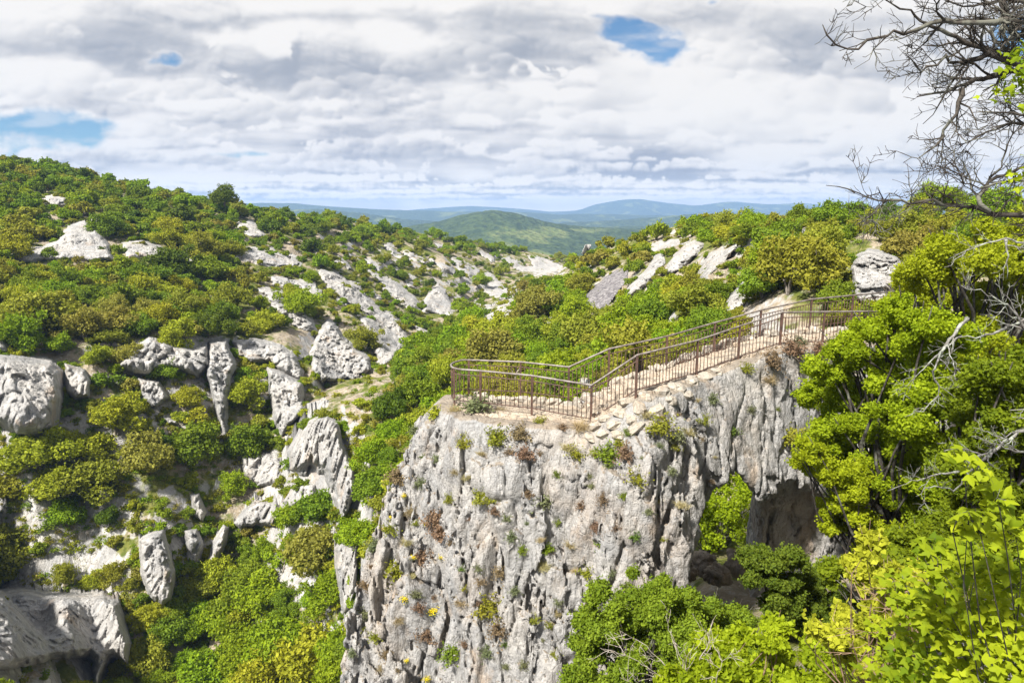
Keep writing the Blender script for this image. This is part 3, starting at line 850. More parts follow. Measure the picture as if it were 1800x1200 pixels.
outcrop([(404,596),(450,592),(492,604),(522,622),(536,652),(532,676),(500,660),(474,640),(440,640),(416,628)], 'broad sloping pale cliff top right of the fluted pillar', 2.2, .45, 5, .5, .6, 10)
outcrop([(466,640),(500,652),(534,668),(538,720),(528,736),(512,752),(494,772),(480,748),(472,700)], 'streaked rock face hanging below the broad pale cliff top', 2.0, .7, 6, .7, .6, 11)
outcrop([(543,622),(556,586),(574,558),(590,566),(604,590),(628,612),(652,626),(656,652),(630,664),(600,672),(564,674),(548,652)], 'fluted white crag with a spiky crest left of the slanting white slab', 2.6, .55, 6, .9, .7, 12)
outcrop([(630,560),(660,548),(692,546),(708,566),(720,594),(710,612),(692,640),(670,648),(656,622),(648,590)], 'slanting white rock slab beneath the rocky middle slope', 2.2, .45, 5, .6, .6, 13)
outcrop([(738,536),(752,512),(770,498),(786,512),(800,540),(796,556),(764,552),(742,554)], 'rounded white knoll of rock right of the slanting white slab', 2.6, .5, 4, .7, .7, 14)
outcrop([(502,792),(520,760),(540,732),(576,728),(598,742),(604,780),(622,812),(630,850),(612,912),(598,916),(584,880),(560,842),(530,838),(508,826)], 'grey streaked cliff under the grassy ledge with a shaded overhang', 2.6, .45, 2, .9, .5, 15, 'cliff', 'cliff', cave=([(512,826),(548,800),(585,830),(600,880),(570,868),(538,850)], 3.2))
outcrop([(492,880),(520,846),(556,850),(560,872),(530,890),(508,902)], 'pale rock foot below the overhang of the grey streaked cliff', 1.4, .5, 4, .5, .5, 16)
outcrop([(408,920),(428,892),(452,876),(486,880),(500,900),(486,926),(452,926),(424,934)], 'low pointed rock rib left of the overhang', 1.8, .6, 5, .6, .6, 17)
outcrop([(242,946),(262,934),(290,926),(300,962),(312,1004),(304,1056),(286,1068),(262,1052),(244,1012)], 'square grey rock tower above the cave cliff', 2.4, .45, 4, .5, .45, 18)
outcrop([(362,986),(374,948),(392,918),(404,926),(402,950),(388,984),(374,994)], 'slender leaning rock fin among the gorge bushes', 1.6, .7, 4, .6, .5, 19)
outcrop([(-30,1034),(40,1030),(120,1040),(180,1036),(214,1056),(222,1090),(234,1130),(228,1172),(200,1160),(184,1190),(176,1214),(-30,1214)], 'layered grey cliff with a dark cave under it at the lower left corner', 3.0, .5, 4, .35, .22, 20, 'cliff', 'cliff', cap=2.4, shave=22, cave=([(-40,1172),(40,1158),(110,1146),(160,1142),(176,1160),(170,1230),(-40,1230)], 6.5))
outcrop([(332,868),(352,862),(366,900),(358,922),(338,906)], 'small rock step in the middle of the left slope scree', 1.2, .5, 4, .5, .5, 21)
outcrop([(168,862),(182,842),(196,868),(196,892),(176,886)], 'small pointed stone between two bushes above the orange soil', 1.0, .5, 3, .5, .5, 22)
outcrop([(414,388),(440,384),(464,398),(470,418),(444,420),(420,406)], 'broken rocks below the dark skyline tree', 1.1, .3, 6, .5, .6, 23)
outcrop([(404,432),(450,430),(520,452),(534,470),(500,474),(440,466),(408,456)], 'pale rocky strip in the middle of the upper left slope', 1.0, .3, 8, .5, .6, 24)
outcrop([(474,484),(520,486),(556,494),(580,524),(560,530),(520,506),(480,504)], 'thin pale rocky rib running down above the spiky white crag', 1.0, .3, 7, .5, .6, 25)
# right-hand wall
outcrop([(1096,520),(1106,498),(1130,478),(1150,446),(1166,440),(1172,462),(1150,492),(1128,512),(1112,526)], 'steep white rib of rock beside the grey scree slope', 2.2, .4, 4, .8, .6, 26)
outcrop([(1164,482),(1176,454),(1196,432),(1220,420),(1240,428),(1228,450),(1206,470),(1184,486)], 'ragged white rocks right of the steep white rib', 1.6, .4, 6, .7, .6, 27)
outcrop([(1220,490),(1232,462),(1248,440),(1280,432),(1300,424),(1298,440),(1268,466),(1246,492),(1230,500)], 'white slanting crag halfway along the right-hand rim', 1.6, .4, 5, .7, .6, 28)
outcrop([(1266,548),(1280,520),(1300,496),(1318,484),(1332,494),(1318,528),(1298,550),(1278,556)], 'white rock rib just above the bend of the railing', 1.3, .4, 4, .6, .6, 29)
outcrop([(1494,470),(1506,446),(1524,436),(1552,438),(1580,450),(1600,476),(1580,500),(1556,540),(1520,548),(1496,520)], 'blocky pale rock face under the footpath at the upper right', 1.6, .7, 4, .3, .9, 30, unit=.7)
outcrop([(1130,436),(1160,420),(1196,416),(1230,420),(1214,432),(1176,438),(1148,446)], 'low white ledge along the right-hand rim', 1.0, .3, 6, .5, .6, 31)
outcrop([(1020,448),(1028,428),(1040,430),(1036,448)], 'tiny white cliff on the far end of the right-hand rim', 2.0, .6, 2, .5, .6, 32)
outcrop([(1014,534),(1034,512),(1056,492),(1082,474),(1106,470),(1104,492),(1090,514),(1072,536),(1046,548)], 'smooth grey scree chute of small stones on the right-hand slope', .9, .1, 2, .0, .12, 33, 'scree_slope', 'scree', mat=m_scree, shave=5)
outcrop([(956,566),(966,552),(984,556),(976,572),(962,576)], 'small grey stone patch in the green bushes below the scree chute', .9, .2, 3, .0, .2, 34)
outcrop([(550,470),(600,478),(650,520),(700,566),(680,578),(630,548),(580,520)], 'long diagonal white rock rib running down to the slanting white slab', 1.8, .45, 7, .8, .7, 101)
outcrop([(636,466),(690,488),(730,520),(744,548),(715,546),(680,515)], 'diagonal white rib ending at the rounded white knoll', 1.8, .45, 7, .8, .7, 102)
outcrop([(436,498),(500,508),(545,550),(562,584),(530,584),(480,540)], 'diagonal pale rib ending at the spiky white crag', 1.6, .45, 7, .8, .7, 103)
outcrop([(798,466),(850,478),(892,500),(934,522),(900,532),(850,515)], 'long pale ledge across the rocky middle slope near the valley notch', 1.8, .45, 7, .8, .7, 104)
outcrop([(838,540),(890,528),(906,560),(880,586),(850,572)], 'broken white rocks low on the slope above the green valley floor', 1.6, .45, 7, .8, .7, 105)
outcrop([(898,470),(980,456),(987,480),(940,492)], 'grey crag just left of the valley notch', 2.0, .5, 6, .8, .7, 106)
outcrop([(584,960),(606,940),(632,966),(626,1060),(602,1084),(586,1010)], 'pale rock buttress beside the left edge of the pinnacle', 1.8, .5, 5, .8, .6, 107)
outcrop([(322,930),(348,926),(362,956),(350,1000),(326,988)], 'small grey rock face right of the square rock tower', 1.4, .5, 5, .7, .6, 108)
outcrop([(240,660),(280,668),(302,700),(272,722),(246,704)], 'crumbling pale rock below the cracked cliff band', 1.4, .45, 6, .7, .6, 109)
outcrop([(420,800),(470,792),(498,812),(492,850),(452,858),(428,836)], 'pale rubble slope left of the grey streaked cliff', 1.0, .3, 7, .4, .5, 110)
SMALLROCK = []
for k_, (cx_, cy_, w_) in enumerate([(620,452,22),(690,440,34),(730,452,30),(700,478,26),(660,470,36),(620,500,30),(600,530,24),(660,520,30),(720,500,24),(780,470,40),(820,468,44),(860,486,30),(900,462,36),(950,462,60),(980,470,40),
      (830,500,30),(880,520,34),(850,540,26),(910,510,26),(800,590,20),(740,580,24),(690,520,24),(560,446,26),(500,520,24),(480,440,26),(600,460,34),(770,430,26),(850,448,30),(1360,470,16),(1420,470,18),(1230,505,14),(1195,500,16),(1090,560,14),(850,610,20),(915,590,18),(340,460,20),(260,500,16),(330,560,16),(220,560,16),(60,520,18),(250,690,22),(300,740,26)]):
    r_ = random.Random(k_)
    pts = []
    for q in range(9):
        th = q * math.tau / 9
        rr = w_ * .62 * (.6 + .7 * r_.random())
        pts.append((cx_ + rr * math.cos(th) + .35 * rr * math.sin(th), cy_ + rr * .62 * math.sin(th) + .3 * rr * math.cos(th)))
    side_ = 'left' if cx_ < 1000 else 'right'
    o_ = outcrop(pts, None, 1.5, .4, min(5, w_ * .13), .8, .8, 40 + k_, name='rock_outcrop', group='small white outcrops scattered over the gorge walls', shave=9)
    if o_: SMALLROCK.append((o_, cx_, cy_))

# footpath on the gorge floor
FP = [(382,1066),(376,1078),(373,1092),(377,1106),(376,1122),(373,1138),(374,1156),(380,1176)]
pl = []
for px, py in FP:
    D = hit(px, py, base=False)
    if D: pl.append(at(px, py, D))
pl = np.array(pl); sp_ = np.linspace(0, len(pl) - 1, 60)
pl = np.stack([np.interp(sp_, np.arange(len(pl)), pl[:, k]) for k in range(3)], 1)
m_trail, nt = new_mat('trail_dust'); T = NT(nt)
co = T.n('ShaderNodeTexCoord').outputs['Object']; n1 = T.noise(co, 2.5, 5, .65)
surf(nt, T.mix(T.ramp(n1, .35, .65), (.34, .265, .185), (.43, .36, .27)), .95, n1, .05, .5, .1)
fv = []
for i, p in enumerate(pl):
    hw = .42 + .12 * math.sin(i * .9)
    for k in (-1, -.4, .4, 1): fv.append((p[0] + k * hw, p[1], max(p[2], ground_z(p[0] + k * hw, p[1])) + .10 - .16 * (abs(k) == 1)))
o = add('footpath', mesh_np('footpath', fv, [(grid_faces(len(pl), 4), 0, True)], [m_trail])); tag(o, kind='structure')
EXCL.append((np.array([(364,1060),(392,1060),(388,1185),(364,1185)], float), 1))
# ------------------------------------------------------------------ foliage building blocks
def leaf_quads(pos, nor, size, r, aspect=1.5, fold=0.0):
    """kite-shaped single leaves; returns V, F"""
    n = len(pos)
    nor = nor / (np.linalg.norm(nor, axis=1, keepdims=True) + 1e-9)
    q = r.normal(size=(n, 3)); a = np.cross(nor, q); a /= np.linalg.norm(a, axis=1, keepdims=True) + 1e-9
    b = np.cross(nor, a)
    s = np.asarray(size)[:, None] * np.ones((n, 1))
    l = s * aspect * .5; w = s * .5
    V = np.stack([pos - a * l, pos + b * w - a * l * .1 + nor * s * fold, pos + a * l, pos - b * w - a * l * .1 + nor * s * fold], 1).reshape(-1, 3)
    F = np.arange(n * 4).reshape(n, 4)
    return V, F

def clump_leaves(cen, rad, n, leaf, r, up=.15, squash=.8, inner=.72):
    """n leaves on a set of leaf clumps (spheres); culls what lies inside another clump"""
    cen = np.asarray(cen, float); rad = np.asarray(rad, float)
    pr = rad ** 2; pr /= pr.sum()
    k = r.choice(len(cen), n, p=pr)
    d = r.normal(size=(n, 3)); d[:, 2] += up; d /= np.linalg.norm(d, axis=1, keepdims=True)
    rr = rad[k] * (inner + (1.06 - inner) * np.sqrt(r.random(n)))
    rr = rr * (1 + .30 * vnoise(d[:, 0] * 2.6 + k * 3.1, d[:, 1] * 2.6, d[:, 2] * 2.6, 77) + .13 * r.normal(size=n))
    p = cen[k] + d * rr[:, None] * np.array([1, 1, squash])
    keep = np.ones(n, bool)
    for j in range(len(cen)):
        q = (p - cen[j]) / np.array([1, 1, squash])
        keep &= ~((np.linalg.norm(q, axis=1) < rad[j] * .58) & (k != j))
    p, d = p[keep], d[keep]
    nr = d + r.normal(size=d.shape) * .85
    sz = leaf * (.65 + .7 * r.random(len(p)))
    return p, nr, sz

def crown_mesh(name, seed, nclump, nleaf, leaf, mats, height=1.55, spread=.62, cr=(.26, .46)):
    """unit crown: radius 1, standing on z = 0, with stems inside"""
    r = np.random.default_rng(seed)
    d = r.normal(size=(nclump * 3, 3)); d /= np.linalg.norm(d, axis=1, keepdims=True)
    d = d[d[:, 2] > -.55][:nclump]
    fr = .45 + (spread - .30) * r.random(len(d)) + .1
    wob = 1 + .36 * r.normal(size=(len(d), 1)) * np.array([1, 1, .8])
    cen = d * fr[:, None] * np.array([1.0, 1.0, height * .5]) * wob + np.array([0, 0, height * .48])
    rad = r.uniform(cr[0], cr[1], len(d)) * (1.1 - .25 * (d[:, 2]))
    p, nr, sz = clump_leaves(cen, rad, nleaf, leaf, r)
    ns = nleaf // 9                              # stray shoots that break the outline
    j = r.integers(len(cen), size=ns // 9 + 1); sd2 = r.normal(size=(len(j), 3)); sd2[:, 2] = np.abs(sd2[:, 2]) + .2; sd2 /= np.linalg.norm(sd2, axis=1, keepdims=True)
    q0 = cen[j] + sd2 * rad[j][:, None] * .8
    q = np.repeat(q0, 9, 0) + np.repeat(sd2, 9, 0) * r.uniform(0, .30, (len(j) * 9, 1)) + r.normal(size=(len(j) * 9, 3)) * .025
    p = np.concatenate([p, q]); nr = np.concatenate([nr, r.normal(size=q.shape)]); sz = np.concatenate([sz, leaf * r.uniform(.5, 1.0, len(q))])
    mb = MB()
    V, F = leaf_quads(p, nr, sz, r)
    mb.put(V, F, 0)
    for j in range(min(6, len(cen))):
        q = cen[r.integers(len(cen))]
        pts = np.array([[0, 0, -.12], [q[0] * .2, q[1] * .2, q[2] * .35], q * .95])
        put_tube(mb, pts, [.055, .04, .015], 5, 1)
    return mb.mesh(name, mats)

m_stem = bark_mat('grey_stem', (.13, .11, .09), (.25, .22, .19))
LEAF = {
 'bright': leaf_mat('leaf_bright_green', (.118, .185, .008), (.255, .335, .016), .36, .16),
 'mid': leaf_mat('leaf_mid_green', (.088, .138, .010), (.195, .255, .018), .35, .16),
 'yellow': leaf_mat('leaf_yellow_green', (.180, .205, .012), (.365, .375, .028), .36, .16),
 'olive': leaf_mat('leaf_olive', (.140, .152, .014), (.295, .295, .032), .35, .16),
 'brown': leaf_mat('leaf_brown_olive', (.142, .138, .022), (.300, .272, .050), .35, .16),
 'dark': leaf_mat('leaf_dark_green', (.056, .096, .009), (.130, .178, .018), .40, .16),
}
CKEYS = list(LEAF)
base_big = [crown_mesh('bush_crown', 200 + i, 17 + 2 * i, 6500, .085, [LEAF['mid'], m_stem], 1.35 + .12 * i) for i in range(5)]
base_small = [crown_mesh('shrub_crown', 240 + i, 10 + i, 1500, .15, [LEAF['mid'], m_stem], 1.3 + .12 * i) for i in range(4)]
def recolor(me, key):
    c = me.copy(); c.materials[0] = LEAF[key]; return c
BIG = {k: [recolor(m, k) for m in base_big] for k in CKEYS}
SMALL = {k: [recolor(m, k) for m in base_small] for k in CKEYS}

def gn_scatter(name, pts, scl, rot, idx, protos):
    """one object that places the given meshes on its points"""
    col = bpy.data.collections.new(name + '_source')
    for i, me in enumerate(protos):
        col.objects.link(bpy.data.objects.new('%s_source_%03d' % (name, i), me))
    me = bpy.data.meshes.new(name)
    me.vertices.add(len(pts)); me.vertices.foreach_set('co', np.asarray(pts, np.float32).ravel())
    at_ = me.attributes.new('scl', 'FLOAT_VECTOR', 'POINT'); at_.data.foreach_set('vector', np.asarray(scl, np.float32).ravel())
    at_ = me.attributes.new('rot', 'FLOAT_VECTOR', 'POINT'); at_.data.foreach_set('vector', np.asarray(rot, np.float32).ravel())
    at_ = me.attributes.new('idx', 'INT', 'POINT'); at_.data.foreach_set('value', np.asarray(idx, np.int32))
    ng = bpy.data.node_groups.new(name + '_nodes', 'GeometryNodeTree')
    ng.interface.new_socket('Geometry', in_out='INPUT', socket_type='NodeSocketGeometry')
    ng.interface.new_socket('Geometry', in_out='OUTPUT', socket_type='NodeSocketGeometry')
    N = ng.nodes; gi = N.new('NodeGroupInput'); go = N.new('NodeGroupOutput')
    ci = N.new('GeometryNodeCollectionInfo'); ci.inputs[0].default_value = col
    ci.inputs['Separate Children'].default_value = True; ci.inputs['Reset Children'].default_value = True
    ip = N.new('GeometryNodeInstanceOnPoints'); ip.inputs['Pick Instance'].default_value = True
    def na(n_, t):
        x = N.new('GeometryNodeInputNamedAttribute'); x.data_type = t; x.inputs[0].default_value = n_; return x.outputs[0]
    L = ng.links
    L.new(gi.outputs[0], ip.inputs['Points']); L.new(ci.outputs[0], ip.inputs['Instance'])
    L.new(na('idx', 'INT'), ip.inputs['Instance Index']); L.new(na('rot', 'FLOAT_VECTOR'), ip.inputs['Rotation']); L.new(na('scl', 'FLOAT_VECTOR'), ip.inputs['Scale'])
    L.new(ip.outputs[0], go.inputs[0])
    o = add(name, me)
    md = o.modifiers.new('scatter', 'NODES'); md.node_group = ng
    return o

# ------------------------------------------------------------------ bushes of the gorge
ZONES = [ # polygon, density 0..1, colour weights, radius range
 ([(-200,250),(420,320),(520,350),(1000,430),(1000,474),(900,456),(700,437),(520,415),(380,402),(-200,400)], .98, dict(bright=5, mid=4, olive=2, dark=1), (1.2, 2.2)),
 ([(-200,300),(200,330),(400,380),(420,600),(-200,640)], .93, dict(olive=3.2, mid=4, yellow=1.6, brown=.8, bright=2.4, dark=1.2), (1.5, 3.0)),
 ([(420,380),(1000,440),(980,500),(760,620),(560,560),(420,600)], .60, dict(mid=4, olive=3, bright=2, brown=.8, dark=1.2), (.8, 1.9)),
 ([(-200,640),(540,640),(540,860),(-200,860)], .52, dict(yellow=2.5, olive=2.6, mid=3.4, brown=.9, bright=2.4), (1.2, 2.7)),
 ([(-200,860),(420,860),(380,960),(240,960),(-200,1010)], .45, dict(yellow=2, olive=2.5, mid=3, brown=.9, bright=1.5), (.9, 2.2)),
 ([(-200,1010),(240,1010),(240,1240),(-200,1240)], .35, dict(olive=3, mid=2, yellow=2), (.8, 1.6)),
 ([(540,660),(700,660),(700,760),(640,800),(540,740)], .06, dict(olive=2, yellow=1), (.6, 1.1)),
 ([(240,930),(600,900),(640,820),(740,780),(740,1240),(200,1240)], .97, dict(bright=5, mid=3, yellow=1, olive=1), (1.3, 2.6)),
 ([(980,440),(1100,400),(1500,360),(2000,340),(2000,430),(1400,430),(1340,510),(1050,530)], .62, dict(mid=3, olive=3, bright=3, yellow=1.5, brown=1), (.9, 1.8)),
 ([(560,640),(980,450),(1320,480),(1320,660),(1000,720),(640,860)], .97, dict(bright=5, mid=3, yellow=2, olive=1.5, brown=.5), (1.1, 2.5)),
]
BARE = [ # open ground the photograph shows between the bushes
 ([(246,716),(300,716),(330,790),(290,792)], .04), ([(60,930),(180,910),(250,960),(230,1010),(110,1010)], .10), ([(400,800),(500,790),(500,860),(430,880)], .15),
 ([(560,695),(660,690),(640,790),(590,780)], .03), ([(366,1068),(386,1068),(386,1160),(366,1160)], .0), ([(200,600),(540,590),(540,640),(330,660),(200,660)], .12), ([(1480,395),(1640,400),(1640,440),(1480,436)], .08),
 ([(1016,540),(1102,470),(1100,500),(1050,548)], .0), ([(140,700),(200,740),(180,780),(130,740)], .5), ([(-20,570),(30,570),(30,640),(-20,640)], .0),
]
HERO = [ (545,742,34,'mid'),(574,734,34,'olive'),(602,748,30,'bright'), # photo x, photo y of the crown centre, crown width in photo pixels, colour
 (75,560,100,'olive'),(40,590,80,'bright'),(150,575,70,'brown'),(285,648,52,'mid'),(232,632,60,'brown'),(205,735,78,'yellow'),(262,800,88,'brown'),(150,775,80,'yellow'),(350,775,92,'mid'),
 (432,690,70,'yellow'),(436,778,74,'mid'),(62,792,96,'yellow'),(14,850,90,'olive'),(20,965,92,'olive'),(10,1000,60,'yellow'),(118,905,66,'bright'),(192,905,50,'dark'),(170,840,96,'olive'),(96,838,84,'yellow'),
 (550,955,112,'brown'),(566,885,84,'mid'),(515,900,60,'bright'),(500,1110,130,'bright'),(470,1040,92,'bright'),(300,1105,80,'mid'),(262,1150,80,'olive'),(382,1015,74,'yellow'),(346,1030,60,'olive'),(556,1160,130,'yellow'),(476,1172,96,'yellow'),
 (420,1120,84,'bright'),(585,1040,80,'bright'),(530,540,66,'bright'),(512,520,40,'yellow'),(690,712,78,'dark'),(735,690,74,'mid'),(660,800,60,'bright'),(1096,606,92,'bright'),(988,590,60,'mid'),(930,590,74,'mid'),
 (868,575,72,'yellow'),(940,540,66,'brown'),(1150,560,70,'mid'),(1180,600,70,'bright'),(840,620,66,'bright'),(780,650,70,'yellow'),(1240,560,62,'mid'),(830,660,60,'mid'),(905,640,74,'olive'),
 (1385,478,110,'olive'),(1440,470,96,'olive'),(1470,520,70,'mid'),(1340,500,70,'mid'),(848,490,34,'bright'),(548,488,26,'bright'),(410,525,58,'olive'),(330,540,60,'olive'),(470,560,56,'yellow'),(390,545,56,'mid'),(255,545,54,'brown'),(300,600,50,'yellow'),(180,620,52,'yellow'),(1640,345,56,'bright'),(1590,380,50,'mid'),(1500,372,44,'mid'),(1560,372,40,'dark'),
 (1450,436,84,'olive'),(1596,428,76,'brown'),(1650,412,60,'olive'),(1480,408,46,'mid'),(1546,410,40,'olive'),(1700,420,60,'mid'),(1620,455,50,'olive'),(1470,560,50,'olive'),(1530,545,44,'mid'),
 (395,345,44,'dark'),(700,480,26,'mid'),(640,600,44,'olive'),(700,575,28,'olive'),(570,600,0,'olive'),
]
# signed-distance map of the rock faces, on a coarse pixel grid
MGX, MGY = np.meshgrid(np.arange(-200, 2001, 4.0), np.arange(260, 1261, 4.0))
ROCKM = np.full(MGX.shape, -60.0)
for poly, _d in EXCL:
    lo = poly.min(0) - 62; hi = poly.max(0) + 62
    j0, j1 = np.searchsorted(MGX[0], [lo[0], hi[0]]); i0, i1 = np.searchsorted(MGY[:, 0], [lo[1], hi[1]])
    if j1 > j0 and i1 > i0:
        sl = (slice(i0, i1), slice(j0, j1))
        ROCKM[sl] = np.maximum(ROCKM[sl], poly_sd(MGX[sl], MGY[sl], poly))
BAREM = np.full(MGX.shape, 2.0)
for poly, dd in BARE: BAREM[poly_sd(MGX, MGY, poly) > 0] = dd
ZONEM = np.full(MGX.shape, -1)
for zi, z_ in enumerate(ZONES):
    ZONEM[(ZONEM < 0) & (poly_sd(MGX, MGY, z_[0]) > 0)] = zi
def look(M, px, py):
    i = int((py - 260) / 4 + .5); j = int((px + 200) / 4 + .5)
    return M[min(max(i, 0), M.shape[0] - 1), min(max(j, 0), M.shape[1] - 1)]
def zone_of(px, py):
    z_ = look(ZONEM, px, py)
    return None if z_ < 0 else ZONES[z_][1:]
R = random.Random(11)
placed = []; gridh = {}
def clash(x, y, r, f=.78):
    c = 6.0; gx_, gy_ = int(x // c), int(y // c)
    for a in (-1, 0, 1):
        for b in (-1, 0, 1):
            for (x2, y2, r2) in gridh.get((gx_ + a, gy_ + b), ()):
                if (x - x2) ** 2 + (y - y2) ** 2 < (f * (r + r2)) ** 2: return True
    return False
def put_bush(px, py, D, r, key, hgt, hero):
    a, t = uz(px, py)
    x, y = a * D, D
    z = min(t * D, ground_z(x, y)) if not hero else t * D
    gridh.setdefault((int(x // 6.0), int(y // 6.0)), []).append((x, y, r))
    placed.append(dict(px=px, py=py, D=D, p=(x, y, z), r=r, key=key, h=hgt, w=2 * r * FPX / (D * CP), hero=hero))
for px, py, w, key in HERO:
    if not w: continue
    yb = py + w * .36
    D = hit(px, yb)
    if D is None: D = hit(px, yb + 20)
    if D is None: continue
    put_bush(px, yb, D, w * D / FPX * .5 * CP, key, R.uniform(.9, 1.1), True)
for it in range(42000):
    px = R.uniform(-170, 1970); py = R.uniform(285, 1230)
    zn = zone_of(px, py)
    if zn is None: continue
    dn, cw, rr = zn
    bm = look(BAREM, px, py)
    if bm < 1.5: dn = bm
    if R.random() > dn: continue
    D = hit(px, py)
    if D is None: continue
    r = rr[0] * .75 + (rr[1] * 1.05 - rr[0] * .75) * R.random() ** 1.7
    if D > 150: r *= 1.1
    a, t = uz(px, py)
    f = .64 if dn > .9 else (.76 if dn > .6 else .9)
    if clash(a * D, D, r, f): continue
    wpx = r * FPX / D
    if look(ROCKM, px, py) > 0 or max(look(ROCKM, px + wpx * j_, py - wpx * k_) for k_, j_ in ((.5, 0), (.9, 0), (1.4, 0), (.8, -.7), (.8, .7))) > 2:
        if R.random() < .05: r *= .45; wpx *= .45        # a few small shrubs do root in the rock
        else: continue
    ks = list(cw); key = R.choices(ks, [cw[k] for k in ks])[0]
    put_bush(px, py, D, r, key, R.uniform(.8, 1.15), False)
for poly, _d in EXCL[:-1]:                      # low growth along the feet and edges of the rocks
    n = len(poly)
    for i in range(n):
        p0, p1 = poly[i], poly[(i + 1) % n]; L_ = float(np.hypot(*(p1 - p0)))
        for k in range(max(1, int(L_ / 13))):
            if R.random() < .42: continue
            q = p0 + (p1 - p0) * R.random() + np.array([R.gauss(0, 3), R.gauss(0, 3) + 3])
            D = hit(float(q[0]), float(q[1]))
            if D is None: continue
            rb = R.uniform(.28, .85) * (1 if D < 130 else 1.3)
            put_bush(float(q[0]), float(q[1]), D - .6, rb, R.choices(['olive', 'mid', 'bright', 'yellow', 'brown'], [3, 3, 2, 1.5, .7])[0], R.uniform(.8, 1.1), False)
vis = [b for b in placed if -40 < b['px'] < 1840 and not (690 < b['px'] < 1020 and b['py'] > 820)]
vis.sort(key=lambda b: (not b['hero'], -b['w']))
indiv = vis[:296]; ids = set(id(b) for b in indiv)
rest = [b for b in placed if id(b) not in ids]
print('bushes', len(placed), 'individual', len(indiv))
# labels from the nearest landmark in the photograph
MARKS = [((50,700),'the huge boulder cliff'),((110,430),'the long upper slab'),((95,352),'the little plateau crag'),((285,630),'the cracked cliff band'),((390,690),'the fluted pillar'),((470,620),'the broad cliff top'),
 ((600,630),'the spiky white crag'),((680,600),'the slanting white slab'),((770,525),'the rounded white knoll'),((560,820),'the grey streaked cliff'),((455,905),'the pointed rock rib'),((280,1000),'the square rock tower'),((384,955),'the leaning rock fin'),
 ((110,1100),'the cave cliff'),((620,730),'the grassy ledge'),((375,1110),'the narrow footpath'),((1060,510),'the grey scree chute'),((1135,480),'the steep white rib'),((1260,465),'the slanting rim crag'),((1295,525),'the rib above the railing'),
 ((1540,480),'the blocky rock face'),((398,345),'the dark skyline tree'),((850,635),'the rounded railing end'),((1150,620),'the rising railing'),((150,960),'the orange soil slope'),((280,750),'the bare gravel patch'),((850,470),'the rocky middle slope'),((1600,345),'the bare branches'),((1000,440),'the notch of the valley'),((700,400),'the left plateau edge')]
CN = dict(bright='bright green', mid='mid green', yellow='yellow-green', olive='olive', brown='brownish', dark='dark green')
ORD = ['first','second','third','fourth','fifth','sixth','seventh','eighth','ninth','tenth','eleventh','twelfth','thirteenth','fourteenth','fifteenth','sixteenth','seventeenth','eighteenth']
cells = {}
for b in indiv:
    best = min(MARKS, key=lambda m_: (m_[0][0] - b['px']) ** 2 + (m_[0][1] - b['py']) ** 2)
    dx, dy = b['px'] - best[0][0], b['py'] - b['w'] * .3 - best[0][1]
    rel = ('left of' if dx < 0 else 'right of') if abs(dx) > abs(dy) else ('above' if dy < 0 else 'below')
    b['sz'] = 'large' if b['w'] > 70 else ('medium' if b['w'] > 42 else 'small')
    b['base'] = '%s %s bush %s %s' % (b['sz'], CN[b['key']], rel, best[1])
    cells.setdefault(b['base'], []).append(b)
for k, lst in cells.items():
    lst.sort(key=lambda b: b['px'])
    for i, b in enumerate(lst):
        b['label'] = k if len(lst) == 1 else '%s, %s from left' % (k, ORD[min(i, len(ORD) - 1)])
cells = {}
for o, cx_, cy_ in SMALLROCK:
    best = min(MARKS, key=lambda m_: (m_[0][0] - cx_) ** 2 + (m_[0][1] - cy_) ** 2)
    dx, dy = cx_ - best[0][0], cy_ - best[0][1]
    rel = ('left of' if dx < 0 else 'right of') if abs(dx) > abs(dy) else ('above' if dy < 0 else 'below')
    cells.setdefault('small jagged pale rock %s %s' % (rel, best[1]), []).append((cx_, o))
for k, lst in cells.items():
    lst.sort(key=lambda q: q[0])
    for i, (c_, o) in enumerate(lst): tag(o, k if len(lst) == 1 else '%s, %s from left' % (k, ORD[i]), 'rock')
for b in indiv:
    me = BIG[b['key']][R.randrange(5)]
    o = add('bush', me, None, b['p']); s = b['r'] * .95
    o.scale = (s * R.uniform(.85, 1.2), s * R.uniform(.85, 1.2), s * b['h']); o.rotation_euler = (R.uniform(-.15, .15), R.uniform(-.15, .15), R.uniform(0, 6.28))
    tag(o, b['label'], 'bush', 'bushes growing on the gorge walls')
protos = []; pidx = {}
for k in CKEYS:
    pidx[k] = len(protos); protos += SMALL[k]
o = gn_scatter('scrub', [b['p'] for b in rest], [(b['r'] * R.uniform(.8, 1.25), b['r'] * R.uniform(.8, 1.25), b['r'] * b['h']) for b in rest], [(R.uniform(-.2, .2), R.uniform(-.2, .2), R.uniform(0, 6.28)) for b in rest],
               [pidx[b['key']] + R.randrange(4) for b in rest], protos)
tag(o, 'dense scrub of small rounded bushes covering the upper gorge slopes and plateau', 'scrub', None, 'stuff')

